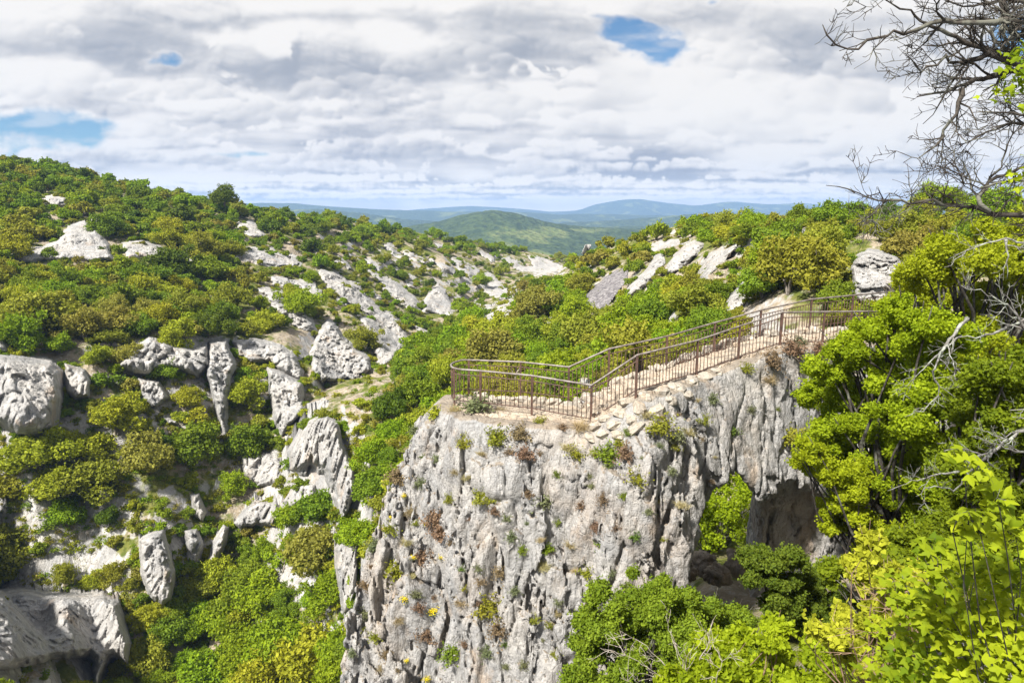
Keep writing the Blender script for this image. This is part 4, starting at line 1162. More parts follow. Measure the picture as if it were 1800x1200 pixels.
# low undergrowth between the bushes
def tuft_mesh(name, seed, n, key):
    r = np.random.default_rng(seed)
    p = r.normal(size=(n, 3)) * np.array([.42, .42, .22]) + np.array([0, 0, .25]); p[:, 2] = np.abs(p[:, 2])
    V, F = leaf_quads(p, r.normal(size=(n, 3)) + np.array([0, 0, .8]), np.full(n, .22), r)
    mb = MB(); mb.put(V, F, 0); return mb.mesh(name, [LEAF[key]])
tkeys = ['olive', 'mid', 'yellow', 'brown', 'bright']
tp = [tuft_mesh('tuft', 300 + i, 110, k) for i, k in enumerate(tkeys)]
P_, S_, I_ = [], [], []
for it in range(10000):
    px = R.uniform(-60, 1860); py = R.uniform(310, 1210)
    zn = zone_of(px, py)
    if zn is None: continue
    D = hit(px, py)
    if D is None or D > 300: continue
    if look(ROCKM, px, py) > 0 and R.random() < .93: continue
    a, t = uz(px, py)
    P_.append((a * D, D, t * D)); S_.append(R.uniform(.22, .7)); I_.append(R.choices(range(5), [4, 3, 2, 1.5, 1.5])[0])
o = gn_scatter('undergrowth', P_, [(s, s, s) for s in S_], [(0, 0, R.uniform(0, 6.28)) for s in S_], I_, tp)
tag(o, 'low green and straw-coloured undergrowth between the bushes of the gorge', 'undergrowth', None, 'stuff')
# ------------------------------------------------------------------ the walk on top of the arch: stone path, kerb stones, dry-stone wall
m_path, nt = new_mat('path_stone'); T = NT(nt)
co = T.n('ShaderNodeTexCoord').outputs['Object']
n1 = T.noise(co, 1.6, 5, .6); n2 = T.noise(co, 9, 5, .65); vc = T.vor(co, 4.5, 'F1', 'Color'); ve = T.vor(co, 4.5, 'DISTANCE_TO_EDGE')
bw = T.n('ShaderNodeRGBToBW'); nt.links.new(vc, bw.inputs[0])
pc = T.mix(T.ramp(n1, .38, .62), (.36, .295, .222), (.28, .222, .165))
pc = T.mix(T.math('MULTIPLY', bw.outputs[0], .45), pc, (.42, .365, .30))
pc = T.mix(T.math('MULTIPLY', T.ramp(n2, .52, .7), .6), pc, (.25, .19, .13))
pc = T.mix(T.math('MULTIPLY', T.ramp(ve, .05, 0), .35), pc, (.20, .15, .105))
surf(nt, pc, .95, T.math('ADD', n2, T.math('MULTIPLY', T.ramp(ve, 0, .12), .5)), .1, .7, .06)
pxs = np.linspace(-1.75, 13.2, 420); nq = 30
STEPX = np.array([2.12, 2.36, 2.60, 2.84, 3.08, 3.30])
def path_z(x):
    z = np.interp(x, KXP, TOPZ)
    k = np.searchsorted(STEPX, x)
    st = -5.55 + .87 / 5.0 * k
    return np.where((x > STEPX[0]) & (x < STEPX[-1]), np.minimum(st, -4.62), z)
PX_ = pxs[:, None] + 0 * np.zeros(nq)[None]
wq = np.linspace(0, 1, nq)[None]
endr = np.clip((PX_ + 1.75) / .9, 0, 1); endr = np.sqrt(1 - (1 - endr) ** 2)        # rounded left end
mid_ = front(pxs)[:, None] + WALK * .5
PY_ = mid_ + (wq - .5) * (WALK - .12) * np.maximum(endr, .12)
w1, w2, wid = worley(PX_ / .32, PY_ / .32, 0 * PX_, 401)
PZ_ = path_z(PX_) + .035 + (wid - .5) * .07 + .05 * (sstep(0, .15, w2 - w1) - 1) + .03 * fbm(PX_ / .5, PY_ / .5, 0, 3, 402)
PZ_ = PZ_ - .22 * ((wq < .02) | (wq > .98))
o = add('stone_path', mesh_np('stone_path', np.stack([PX_, PY_, PZ_], -1).reshape(-1, 3), [(grid_faces(420, nq)[:, ::-1], 0, False)], [m_path]))
tag(o, kind='structure')

def stone(c, size, r, rotz=0.0):
    """irregular rounded block"""
    nu, nv = 9, 6
    th = np.arange(nu) * 2 * np.pi / nu; ph = np.linspace(-np.pi / 2, np.pi / 2, nv)
    P, Tm = np.meshgrid(ph, th, indexing='ij')
    e = .78
    def se(v): return np.sign(v) * np.abs(v) ** e
    V = np.stack([se(np.cos(P)) * se(np.cos(Tm)), se(np.cos(P)) * se(np.sin(Tm)), se(np.sin(P))], -1)
    V *= 1 + .46 * (r.random(V.shape) - .5)
    V[0] = V[0].mean(0); V[-1] = V[-1].mean(0)
    V = V.reshape(-1, 3) * np.asarray(size) * .5
    tl = r.normal(size=2) * .22
    V[:, 2] += V[:, 0] * tl[0] + V[:, 1] * tl[1]
    cz, sz_ = math.cos(rotz), math.sin(rotz)
    V = V @ np.array([[cz, sz_, 0], [-sz_, cz, 0], [0, 0, 1]])
    F = np.stack([(i * nu + np.arange(nu)[None], i * nu + (np.arange(nu)[None] + 1) % nu, (i + 1) * nu + (np.arange(nu)[None] + 1) % nu, (i + 1) * nu + np.arange(nu)[None])
                  for i in np.arange(nv - 1)[:, None][:, 0]], 0)
    F = F.transpose(0, 2, 3, 1).reshape(-1, 4)
    return V + np.asarray(c), F
m_kerb = rock_mat('kerb_stone', .35, .6, (.98, .90, .78, 1))
r6 = np.random.default_rng(61)
mb = MB()
x = -1.2
while x < 13:                                   # low rubble edge along the back of the walk
    w = r6.uniform(.16, .46); xc = x + w / 2
    y = float(front(np.array([xc]))[0]) + WALK - .12 + r6.normal() * .06
    h = r6.uniform(.10, .30)
    mb.put(*stone((xc, y, float(path_z(np.array([xc]))[0]) + h * .30), (w * 1.08, r6.uniform(.25, .45), h), r6, r6.normal() * .25), 0, False)
    if r6.random() < .15:
        mb.put(*stone((xc + r6.normal() * .1, y - r6.uniform(.25, .5), float(path_z(np.array([xc]))[0]) + .05), (w * .6, .25, .18), r6, r6.uniform(0, 3)), 0, False)
    x += w * .92
o = add('stone_kerb', mb.mesh('stone_kerb', [m_kerb])); tag(o, 'low rubble kerb of cream stones along the back edge of the walk', 'kerb')
mb = MB()
for px, py, w, h in ((1047,752,34,16),(1080,748,30,14),(1112,738,30,18),(1063,737,30,14),(1092,728,34,16),(1125,720,30,20),(1075,716,22,12),(1104,708,34,16),(1136,700,32,20),(1150,725,40,30),(1165,692,34,18),(1190,683,36,18),(1120,755,40,18),(1060,765,34,16),(1218,672,30,16),(1180,705,30,20),(1208,694,26,18),
                     (1088,765,30,14),(1040,768,24,12),(1142,748,30,16),(1240,664,26,14),(1262,654,24,12)):
    p, n_ = hit_pin(px, py)
    if p is None: continue
    m_ = p[1] / FPX
    mb.put(*stone(p + np.array([0, .10, 0]), (w * m_ * r6.uniform(.7, 1.1), .45, h * m_ * r6.uniform(.8, 1.25)), r6, r6.normal() * .2), 0, False)
o = add('dry_stone_wall', mb.mesh('dry_stone_wall', [m_kerb])); tag(o, 'small dry-stone retaining wall below the corner where the railing starts to rise', 'wall')

# ------------------------------------------------------------------ the iron railing round the walk
m_iron, nt = new_mat('rusty_iron'); T = NT(nt)
co = T.n('ShaderNodeTexCoord').outputs['Object']; n1 = T.noise(co, 7, 5, .65)
surf(nt, T.mix(T.ramp(n1, .35, .65), (.050, .030, .024), (.115, .062, .042)), .7, n1, .35, .3, .005)
m_hand, nt = new_mat('worn_handrail'); T = NT(nt)
co = T.n('ShaderNodeTexCoord').outputs['Object']; n1 = T.noise(co, 5, 5, .65)
surf(nt, T.mix(T.ramp(n1, .4, .6), (.105, .082, .068), (.20, .172, .150)), .5, n1, .5, .2, .005)
NEAR = [(1575,547,21.7),(1511,547.5,21.2),(1450,548,20.85),(1375,549,20.4),(1301,573,19.7),(1227,598,18.9),(1120,624,17.25),(1040,677,17.7),(935,660,18.4),(844,651.5,19.0)]
LOOP = [(812,650,19.18),(798,648.5,19.40),(793,645,19.7),(795,640,20.05),(806,635,20.4)]
BACK = [(824,632.5,20.6),(915,636,20.3),(1000,645,19.7),(1071,613,19.5),(1173,591,20.1),(1257,567,21.0),(1338,545,22.0),(1427,526,23.1),(1500,519,23.9),(1575,512,24.6)]
def rail_pts(lst): return [at(*q) for q in lst]
nP, lP, bP = rail_pts(NEAR), rail_pts(LOOP), rail_pts(BACK)
lo_z = np.linspace(nP[-1][2], bP[0][2], len(lP) + 2)[1:-1]
for i, p in enumerate(lP): p[2] = lo_z[i]
# round the free end with a spline
ctl = np.array([nP[-2], nP[-1]] + lP + [bP[0], bP[1]])
curve = []
for i in range(1, len(ctl) - 2):
    p0, p1, p2, p3 = ctl[i - 1], ctl[i], ctl[i + 1], ctl[i + 2]
    for k in range(5):
        t = k / 5
        curve.append(.5 * ((2 * p1) + (-p0 + p2) * t + (2 * p0 - 5 * p1 + 4 * p2 - p3) * t * t + (-p0 + 3 * p1 - 3 * p2 + p3) * t ** 3))
line = np.array(nP[:-1] + curve + [bP[0]] + bP[1:])
seg = np.concatenate([[0], np.cumsum(np.linalg.norm(np.diff(line, axis=0), axis=1))])
def on_line(s): return np.array([np.interp(s, seg, line[:, k]) for k in range(3)])
def rail_tube(dz, rad, k):
    mbx = MB(); put_tube(mbx, line + np.array([0, 0, dz]), rad, k); return mbx
RH = 1.02
rail = empty('railing', on_line(0) - np.array([0, 0, RH]))
tag(rail, 'rusty brown iron railing looping round the walk on top of the rock arch', 'railing')
base = np.array(rail.location)
def rpart(name, mbx, mat):
    me = mbx.mesh(name, [mat]); me.transform(Matrix.Translation([-float(c) for c in base])); return add(name, me, rail)
rpart('handrail', rail_tube(0, .030, 8), m_hand)
rpart('middle_rail', rail_tube(-.155, .016, 6), m_iron)
rpart('bottom_rail', rail_tube(-RH + .09, .016, 6), m_iron)
posts_s = []
for p in nP[1:] + [lP[1]] + bP[:-1]:
    posts_s.append(float(seg[np.argmin(np.linalg.norm(line - p, axis=1))]))
posts_s = sorted(set([.05] + posts_s + [float(seg[-1]) - .05]))
for s in posts_s:
    p = on_line(s); mbx = MB(); hw = .030
    deep = .55 if abs(p[0] - 5.3) < .4 else .28
    V = np.array([[dx, dy, z] for z in (p[2] - RH - deep, p[2] - .01) for dx, dy in ((-hw, -hw), (hw, -hw), (hw, hw), (-hw, hw))])
    V[:, :2] += p[:2]
    mbx.put(V, np.array([[0, 1, 5, 4], [1, 2, 6, 5], [2, 3, 7, 6], [3, 0, 4, 7], [4, 5, 6, 7], [3, 2, 1, 0]]), 0, False)
    rpart('post', mbx, m_iron)
for s0, s1 in zip(posts_s[:-1], posts_s[1:]):
    nb = max(2, int(round((s1 - s0) / .135))); mbx = MB()
    for k in range(1, nb):
        p = on_line(s0 + (s1 - s0) * k / nb)
        put_tube(mbx, [p + np.array([0, 0, -RH + .06]), p + np.array([0, 0, -.155])], .0105, 5)
    if nb > 1: rpart('baluster_panel', mbx, m_iron)

# ------------------------------------------------------------------ plants rooted in the pinnacle
def autolabel(items, marks):
    cells = {}
    for it in items:
        o, px, py, words, cat, grp = it
        best = min(marks, key=lambda m_: (m_[0][0] - px) ** 2 + (m_[0][1] - py) ** 2)
        dx, dy = px - best[0][0], py - best[0][1]
        rel = ('left of' if dx < 0 else 'right of') if abs(dx) > abs(dy) else ('above' if dy < 0 else 'below')
        cells.setdefault('%s %s %s' % (words, rel, best[1]), []).append(it)
    for k, lst in cells.items():
        lst.sort(key=lambda q: q[1])
        for i, it in enumerate(lst):
            tag(it[0], k if len(lst) == 1 else '%s, %s from left' % (k, ORD[min(i, len(ORD) - 1)]), it[4], it[5])
LEAF['heath'] = leaf_mat('leaf_dry_heath', (.115, .080, .045), (.235, .165, .095), .2)
LEAF['straw'] = leaf_mat('leaf_straw', (.26, .21, .10), (.42, .36, .19), .25)
LEAF['sage'] = leaf_mat('leaf_sage', (.095, .110, .050), (.190, .205, .095), .25)
LEAF['moss'] = leaf_mat('leaf_moss', (.075, .110, .018), (.150, .200, .030), .25)
LEAF['flower'] = leaf_mat('petal_yellow', (.62, .46, .012), (.78, .62, .02), .25, .08)
def wisp_mesh(name, seed, key, n=900, blades=60, leaf=.085, bl=.9):
    """open little shrub of thin upright twigs with small leaves"""
    r = np.random.default_rng(seed); mb = MB()
    pos, nor = [], []
    for b in range(blades):
        d = r.normal(size=3); d[2] = abs(d[2]) * 1.1 + .35; d /= np.linalg.norm(d)
        L = bl * r.uniform(.55, 1.15)
        bend = r.normal(size=3) * .18
        t = np.linspace(0, 1, 5)[:, None]
        pts = np.array([r.normal() * .12, r.normal() * .12, -.08]) + d * L * t + bend * t * t
        put_tube(mb, pts, np.linspace(.012, .004, 5), 3, 1, True, False)
        k = n // blades
        tt = r.uniform(.15, 1.02, k)[:, None]
        q = np.array([0, 0, -.05]) + d * L * tt + bend * tt * tt + r.normal(size=(k, 3)) * .075
        pos.append(q); nor.append(r.normal(size=(k, 3)) + d * .5)
    V, F = leaf_quads(np.concatenate(pos), np.concatenate(nor), leaf * r.uniform(.6, 1.3, sum(len(q) for q in pos)), r, 1.9)
    mb.put(V, F, 0)
    return mb.mesh(name, [LEAF[key], m_stem])
def grass_mesh(name, seed, key, n=240):
    r = np.random.default_rng(seed); mb = MB()
    for b in range(n):
        d = r.normal(size=3) * .55; d[2] = 1; d /= np.linalg.norm(d); L = r.uniform(.5, 1.15)
        o_ = np.array([r.normal() * .22, r.normal() * .22, -.08]); side = np.cross(d, r.normal(size=3)); side *= .016 / np.linalg.norm(side)
        m_ = o_ + d * L * .55; e_ = o_ + d * L + np.array([d[0], d[1], -.35]) * .4 * L
        mb.put(np.array([o_ - side, o_ + side, m_ + side * .8, m_ - side * .8, e_, e_ + side * .1]), np.array([[0, 1, 2, 3], [3, 2, 5, 4]]), 0)
    return mb.mesh(name, [LEAF[key]])
def flower_mesh(name, seed):
    r = np.random.default_rng(seed); mb = MB()
    p = r.normal(size=(130, 3)) * np.array([.45, .45, .14]) + np.array([0, 0, .75])
    V, F = leaf_quads(p, r.normal(size=(130, 3)) * .5 + np.array([0, -.3, 1]), np.full(130, .17), r, 1.1); mb.put(V, F, 0)
    p = r.normal(size=(150, 3)) * np.array([.4, .4, .2]) + np.array([0, 0, .3])
    V, F = leaf_quads(p, r.normal(size=(150, 3)), np.full(150, .14), r, 2.4); mb.put(V, F, 1)
    return mb.mesh(name, [LEAF['flower'], LEAF['sage']])
WISP = {k: [wisp_mesh('rock_shrub', 500 + 10 * i + j, k) for j in range(3)] for i, k in enumerate(['mid', 'olive', 'heath', 'sage', 'moss', 'yellow'])}
GRASS = [grass_mesh('grass_tuft', 560 + j, 'straw') for j in range(3)]
FLOW = [flower_mesh('flower_clump', 580 + j) for j in range(2)]
RP = [(838,722,90,'sage'),(872,772,62,'olive'),(915,765,64,'heath'),(1020,752,48,'grass'),(978,836,26,'moss'),(1014,800,50,'olive'),(1070,800,72,'mid'),(1100,800,60,'heath'),(1122,845,56,'olive'),(1094,872,28,'mid'),
 (1163,752,74,'olive'),(1190,772,50,'sage'),(955,886,60,'sage'),(846,876,52,'olive'),(765,918,78,'heath'),(775,942,62,'heath'),(700,1004,80,'olive'),(742,984,64,'heath'),(899,946,36,'sage'),(916,966,34,'mid'),
 (964,966,40,'mid'),(955,996,42,'grass'),(877,1008,42,'heath'),(860,1070,72,'olive'),(790,1150,60,'mid'),(752,1116,62,'heath'),(877,1108,64,'heath'),(855,1150,42,'sage'),(886,1132,26,'moss'),(1046,930,36,'heath'),
 (1053,960,42,'mid'),(1115,944,32,'moss'),(1033,1008,52,'olive'),(1037,1064,36,'heath'),(817,782,42,'olive'),(765,728,52,'yellow'),(700,842,62,'heath'),(743,804,18,'moss'),(790,878,32,'olive'),(922,800,56,'heath'),
 (656,964,48,'sage'),(643,1080,52,'sage'),(678,1154,36,'heath'),(1060,878,40,'heath'),(1022,890,34,'heath'),(1355,638,60,'heath'),(1395,620,70,'heath'),(1353,668,34,'grass'),(1311,650,36,'olive'),(1440,618,50,'heath'),
 (1404,606,42,'sage'),(1386,768,70,'olive'),(1253,704,38,'sage'),(800,722,36,'grass'),(880,722,30,'grass'),(950,742,34,'olive'),(990,752,30,'heath'),(730,760,40,'sage'),(720,900,36,'grass'),(685,930,44,'olive'),(735,1070,40,'heath'),
 (810,1060,40,'grass'),(840,1000,30,'sage'),(905,1040,34,'sage'),(980,920,26,'moss'),(930,870,30,'heath'),(1000,960,30,'grass'),(1140,900,28,'sage'),(1180,830,30,'sage'),(1240,740,34,'olive'),(1210,760,30,'grass'),(1320,720,26,'sage'),(870,900,34,'heath'),(740,850,34,'sage'),(800,830,28,'grass'),(660,1120,36,'olive'),(640,1030,36,'heath'),(1075,1010,26,'sage'),(940,1090,30,'olive'),(980,1060,26,'sage'),(1010,1120,28,'olive'),(920,1170,30,'sage'),(700,1090,34,'grass'),(620,1150,30,'sage')]
PMARKS = [((1040,745),'the railing corner'),((800,715),'the rounded railing end'),((1250,930),'the arch opening'),((1300,640),'the upper railing'),((850,1000),'the middle of the pinnacle face'),((640,1050),'the left edge of the pinnacle'),((760,1072),'the big yellow flowers'),((920,850),'the upper pinnacle face'),((1080,950),'the right pinnacle face'),((1400,680),'the leafy tree beside the arch')]
WORDS = dict(sage='grey-green wispy shrub', olive='olive green wispy shrub', heath='brown dry shrub', grass='straw-coloured grass tuft', moss='bright green cushion plant', mid='mid green wispy shrub', yellow='yellow-green wispy shrub')
items = []
for px, py, w, k in RP:
    p, n_ = hit_pin(px, py)
    if p is None: continue
    me = GRASS[R.randrange(3)] if k == 'grass' else WISP[k][R.randrange(3)]
    o = add('grass_tuft' if k == 'grass' else 'rock_shrub', me, None, p - n_ * .02)
    s = w * p[1] / FPX * .5
    o.scale = (s * 1.05, s * 1.05, s * R.uniform(.75, 1.0)); o.rotation_euler = (min(.5, max(0, -n_[1] * .5)) + R.uniform(0, .2), 0, 0)
    o.rotation_euler.z = R.uniform(-.6, .6)
    items.append((o, px, py, WORDS[k], 'grass' if k == 'grass' else 'shrub', 'small plants rooted in the pinnacle'))
for px, py, w in ((712,1050,22),(760,1072,24),(678,926,14),(726,976,14),(775,976,15),(750,917,12),(715,1157,12),(750,1190,18),(710,868,12),(1435,618,10),(688,905,10)):
    p, n_ = hit_pin(px, py + 6)
    if p is None: continue
    o = add('flowering_plant', FLOW[R.randrange(2)], None, p); s = w * p[1] / FPX * .48
    o.scale = (s, s, s * 1.1); o.rotation_euler = (.3, 0, R.uniform(-1, 1))
    items.append((o, px, py, 'yellow flower clump', 'flowers', 'yellow flowers on the pinnacle'))
r9 = random.Random(99)
nn = 0
for it in range(1500):                      # dry tufts and small plants on the ledges
    px = r9.uniform(625, 1430); py = r9.uniform(700, 1195)
    p, n_ = hit_pin(px, py)
    if p is None or n_[2] < .42 or py < 712 - .35 * max(0, px - 1040): continue
    if any(abs(px - q[1]) < 16 and abs(py - q[2]) < 16 for q in items): continue
    if p[2] > topz(np.array([p[0]]))[0] - .25: continue
    k = r9.choices(['heath', 'grass', 'sage', 'olive', 'moss'], [4, 4, 3, 2, 1])[0]
    me = GRASS[r9.randrange(3)] if k == 'grass' else WISP[k][r9.randrange(3)]
    o = add('grass_tuft' if k == 'grass' else 'rock_shrub', me, None, p - n_ * .02)
    s = r9.uniform(14, 34) * p[1] / FPX * .5
    o.scale = (s * 1.2, s * 1.2, s); o.rotation_euler = (r9.uniform(0, .4), 0, r9.uniform(-3, 3))
    items.append((o, px, py, WORDS[k], 'grass' if k == 'grass' else 'shrub', 'small plants rooted in the pinnacle'))
    nn += 1
    if nn >= 85: break
print('ledge plants', nn)
autolabel(items, PMARKS)
# ------------------------------------------------------------------ trees and shrubs close to the camera
m_bark = bark_mat('dark_bark', (.030, .026, .022), (.070, .060, .050), (.120, .118, .095))
m_lichen = bark_mat('lichen_bark', (.105, .095, .083), (.240, .230, .210), (.300, .315, .260), 26)
m_dead = bark_mat('dead_twig', (.24, .20, .16), (.42, .37, .32), None, 20)
m_twig = bark_mat('brown_twig', (.16, .10, .06), (.30, .21, .14), None, 20)
def leafy(name, clumps, mats, n_per, leaf, seed, root_px, parts_cat, label, group=None, squash=.85, jitter=.6, trunk_r=.12, bark=None, sub=11):
    """clumps: photo x, y, radius in photo pixels, distance. A thing with trunk and crown parts."""
    r = np.random.default_rng(seed)
    cen, rad = [], []
    for px, py, rp, D in clumps:
        c0 = at(px, py, D); R0 = rp * D / FPX
        for k in range(sub):                       # each mass breaks up into several leaf clumps
            d = r.normal(size=3); d[2] = d[2] * .8 + .1; d /= np.linalg.norm(d)
            cen.append(c0 + d * R0 * r.uniform(.35, 1.0)); rad.append(R0 * r.uniform(.18, .42))
    cen, rad = np.array(cen), np.array(rad)
    n = int(n_per * len(cen))
    p, nr, sz = clump_leaves(cen, rad, n, leaf, r, .25, squash, .62)
    j = r.integers(len(cen), size=n // 110 + 1); sd2 = r.normal(size=(len(j), 3)); sd2[:, 2] = np.abs(sd2[:, 2]) * .7; sd2 /= np.linalg.norm(sd2, axis=1, keepdims=True)
    m_ = 12; q = np.repeat(cen[j] + sd2 * rad[j][:, None] * .8, m_, 0) + np.repeat(sd2 * rad[j][:, None], m_, 0) * r.uniform(0, .85, (len(j) * m_, 1)) + r.normal(size=(len(j) * m_, 3)) * leaf * .7
    p = np.concatenate([p, q]); nr = np.concatenate([nr, r.normal(size=q.shape) + np.array([0, 0, .5])]); sz = np.concatenate([sz, leaf * r.uniform(.6, 1.1, len(q))])
    base_ = at(*root_px)
    gz = ground_z(base_[0], base_[1]) if base_[1] > 3.2 else base_[2]
    base_[2] = min(base_[2], gz)
    root = empty(name, base_)
    tag(root, label, parts_cat, group)
    mb = MB(); V, F = leaf_quads(p - base_, nr, sz, r, 1.45); mb.put(V, F, 0)
    add('crown', mb.mesh('crown', mats), root)
    mb = MB()
    mid_ = cen.mean(0) * .55 + base_ * .45 - base_
    mid_[2] = (cen[:, 2].min() - base_[2]) * .7
    put_tube(mb, [np.array([0, 0, -.5]), mid_ * .5 + r.normal(size=3) * .1, mid_], [trunk_r * 1.2, trunk_r, trunk_r * .8], 8)
    for j in range(0, len(cen), 2):
        q = cen[j] - base_
        k1 = mid_ * .5 + q * .5 + r.normal(size=3) * np.linalg.norm(q - mid_) * .10
        pts = np.array([mid_, mid_ * .75 + k1 * .25 + r.normal(size=3) * .05, k1, q * .75 + k1 * .25 + r.normal(size=3) * .06, q + (q - k1) * .15])
        put_tube(mb, pts, trunk_r * np.array([.5, .38, .26, .16, .06]), 5)
    add('trunk', mb.mesh('trunk', [bark or m_bark]), root)
    return root, cen, rad
LEAF['tree'] = leaf_mat('leaf_tree_green', (.150, .205, .006), (.340, .405, .016), .48, .1)
LEAF['treeyellow'] = leaf_mat('leaf_tree_yellow', (.170, .205, .006), (.345, .380, .018), .45, .1)
LEAF['shade'] = leaf_mat('leaf_shade_green', (.085, .130, .006), (.190, .245, .012), .42, .1)  # darker copy of the tree leaf, with shade put into its colour
LEAF['maple'] = leaf_mat('leaf_maple', (.075, .135, .006), (.305, .365, .014), .44, .1)
rr_ = random.Random(5)
def dd(lst, D0, D1): return [(a, b, c, rr_.uniform(D0, D1)) for a, b, c in lst]
leafy('oak_tree', dd([(1462,640,46),(1500,612,50),(1556,640,66),(1480,700,58),(1540,722,72),(1446,690,36),(1600,585,64),(1560,566,46),(1530,790,66),(1470,762,52),(1440,800,42),(1600,700,74),(1620,780,76),(1660,640,76),(1560,862,64),(1600,900,60),(1650,850,70),(1510,845,46)], 14.5, 17.5),
      [LEAF['tree']], 1500, .050, 701, (1640,1010,16.5), 'tree', 'bright green leafy tree leaning over the right end of the rock arch', trunk_r=.16)
leafy('oak_tree', dd([(1490,885,40),(1468,905,38),(1530,930,48),(1500,850,40),(1432,822,34),(1462,838,34),(1580,960,46),(1420,800,26)], 13.8, 14.8),
      [LEAF['tree']], 1250, .048, 702, (1610,1060,14.5), 'tree', 'lower bright green spray of tree beside the arch hollow', trunk_r=.09)
leafy('maple_tree', dd([(1640,480,60),(1606,540,46),(1700,456,60),(1752,440,52),(1680,540,74),(1750,520,74),(1810,480,80),(1624,500,44),(1810,410,56),(1590,580,40),(1720,600,70),(1790,590,76),(1580,540,30),(1660,430,34)], 19, 22),
      [LEAF['treeyellow']], 950, .060, 703, (1760,900,20.5), 'tree', 'yellow-green maple tree rising at the right edge behind the dead branches', trunk_r=.18)
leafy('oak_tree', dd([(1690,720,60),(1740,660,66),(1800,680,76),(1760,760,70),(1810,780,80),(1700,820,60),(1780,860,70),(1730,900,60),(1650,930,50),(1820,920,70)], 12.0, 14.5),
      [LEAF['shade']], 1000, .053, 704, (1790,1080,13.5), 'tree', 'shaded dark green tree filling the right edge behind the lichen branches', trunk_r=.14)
leafy('shrub', dd([(1060,1080,56),(1026,1140,44),(1120,1052,54),(1100,1130,66),(1180,1062,56),(1166,1034,34),(1236,1098,52),(1200,1130,66),(1286,1090,42),(1060,1184,60),(1004,1184,38),(1300,1112,56),(1130,1190,60),(1220,1180,50),(1040,1240,60),(1160,1250,60),(1270,1160,50)], 11.6, 14.0),
      [LEAF['mid']], 900, .042, 705, (1140,1330,13), 'shrub', 'broad mid green shrub at the foot of the pinnacle', trunk_r=.07)
leafy('shrub', dd([(1340,1000,46),(1382,992,46),(1424,1022,46),(1362,1050,50),(1432,1072,44),(1322,972,28),(1462,1052,40),(1400,1090,46)], 15.5, 17.0),
      [LEAF['dark']], 800, .050, 706, (1390,1120,16.3), 'shrub', 'dark green shrub under the hollow right of the arch', trunk_r=.07)
leafy('shrub', dd([(1240,905,44),(1272,878,42),(1220,935,38),(1286,915,40),(1200,905,44),(1225,850,54),(1290,845,54),(1330,880,50),(1310,930,40),(1180,860,50),(1250,945,30)], 26, 29),
      [LEAF['tree']], 170, .085, 707, (1245,990,27.5), 'shrub', 'yellow-green shrub seen through the arch opening', trunk_r=.07)
leafy('shrub', dd([(1250,1132,40),(1300,1152,46),(1350,1124,40),(1402,1152,50),(1342,1186,56),(1222,1192,46),(1440,1192,56),(1290,1196,46),(1186,1196,36),(1380,1220,60),(1270,1240,60)], 6.6, 8.2),
      [LEAF['tree']], 200, .05, 708, (1330,1420,7.4), 'shrub', 'loose yellow-green shrub with broad leaves at the bottom edge', trunk_r=.03, bark=m_twig, jitter=1)
leafy('shrub', dd([(1512,1002,34),(1534,962,28),(1562,1012,34),(1492,1092,36),(1534,1094,40),(1452,1118,34),(1570,1070,36),(1500,1150,44),(1560,1150,50),(1600,1020,30)], 5.4, 6.6),
      [LEAF['yellow']], 115, .05, 709, (1560,1400,6.0), 'shrub', 'yellow-green narrow-leaved shrub among brown twigs left of the maple leaves', trunk_r=.025, bark=m_twig)
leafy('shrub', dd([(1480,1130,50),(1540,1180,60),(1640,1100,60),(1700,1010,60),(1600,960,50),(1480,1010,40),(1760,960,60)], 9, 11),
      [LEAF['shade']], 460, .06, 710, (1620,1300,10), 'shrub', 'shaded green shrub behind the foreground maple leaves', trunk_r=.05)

m_dark = rock_mat('brown_boulder', .5, .8, (.78, .68, .56, 1))  # limestone tinted uniformly darker and browner
for k_, (px, py, D, w, lb) in enumerate(((1236,988,22.0,1.1,'dark brown boulder in the mouth of the arch'),(1300,992,21.0,1.1,'low dark boulder against the right foot of the arch'),(1205,1004,21.0,.9,'small dark boulder against the left foot of the arch'),(1345,950,24,.9,'dark boulder deep in the shadow behind the arch'),(1262,1008,20.2,.9,'flat dark boulder lowest in the mouth of the arch'))):
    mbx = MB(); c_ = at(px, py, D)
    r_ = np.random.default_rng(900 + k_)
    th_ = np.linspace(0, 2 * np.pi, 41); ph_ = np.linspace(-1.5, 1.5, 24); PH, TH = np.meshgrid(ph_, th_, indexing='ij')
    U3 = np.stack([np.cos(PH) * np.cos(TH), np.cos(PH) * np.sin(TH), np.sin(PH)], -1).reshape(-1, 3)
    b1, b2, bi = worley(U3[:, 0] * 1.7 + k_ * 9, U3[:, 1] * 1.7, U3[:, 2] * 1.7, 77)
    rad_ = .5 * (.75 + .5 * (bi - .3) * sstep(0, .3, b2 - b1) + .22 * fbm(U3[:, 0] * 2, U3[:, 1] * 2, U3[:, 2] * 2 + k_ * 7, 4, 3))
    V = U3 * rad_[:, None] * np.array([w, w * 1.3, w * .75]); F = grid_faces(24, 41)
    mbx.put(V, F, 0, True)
    tag(add('boulder', mbx.mesh('boulder', [m_dark]), None, c_), lb, 'rock')
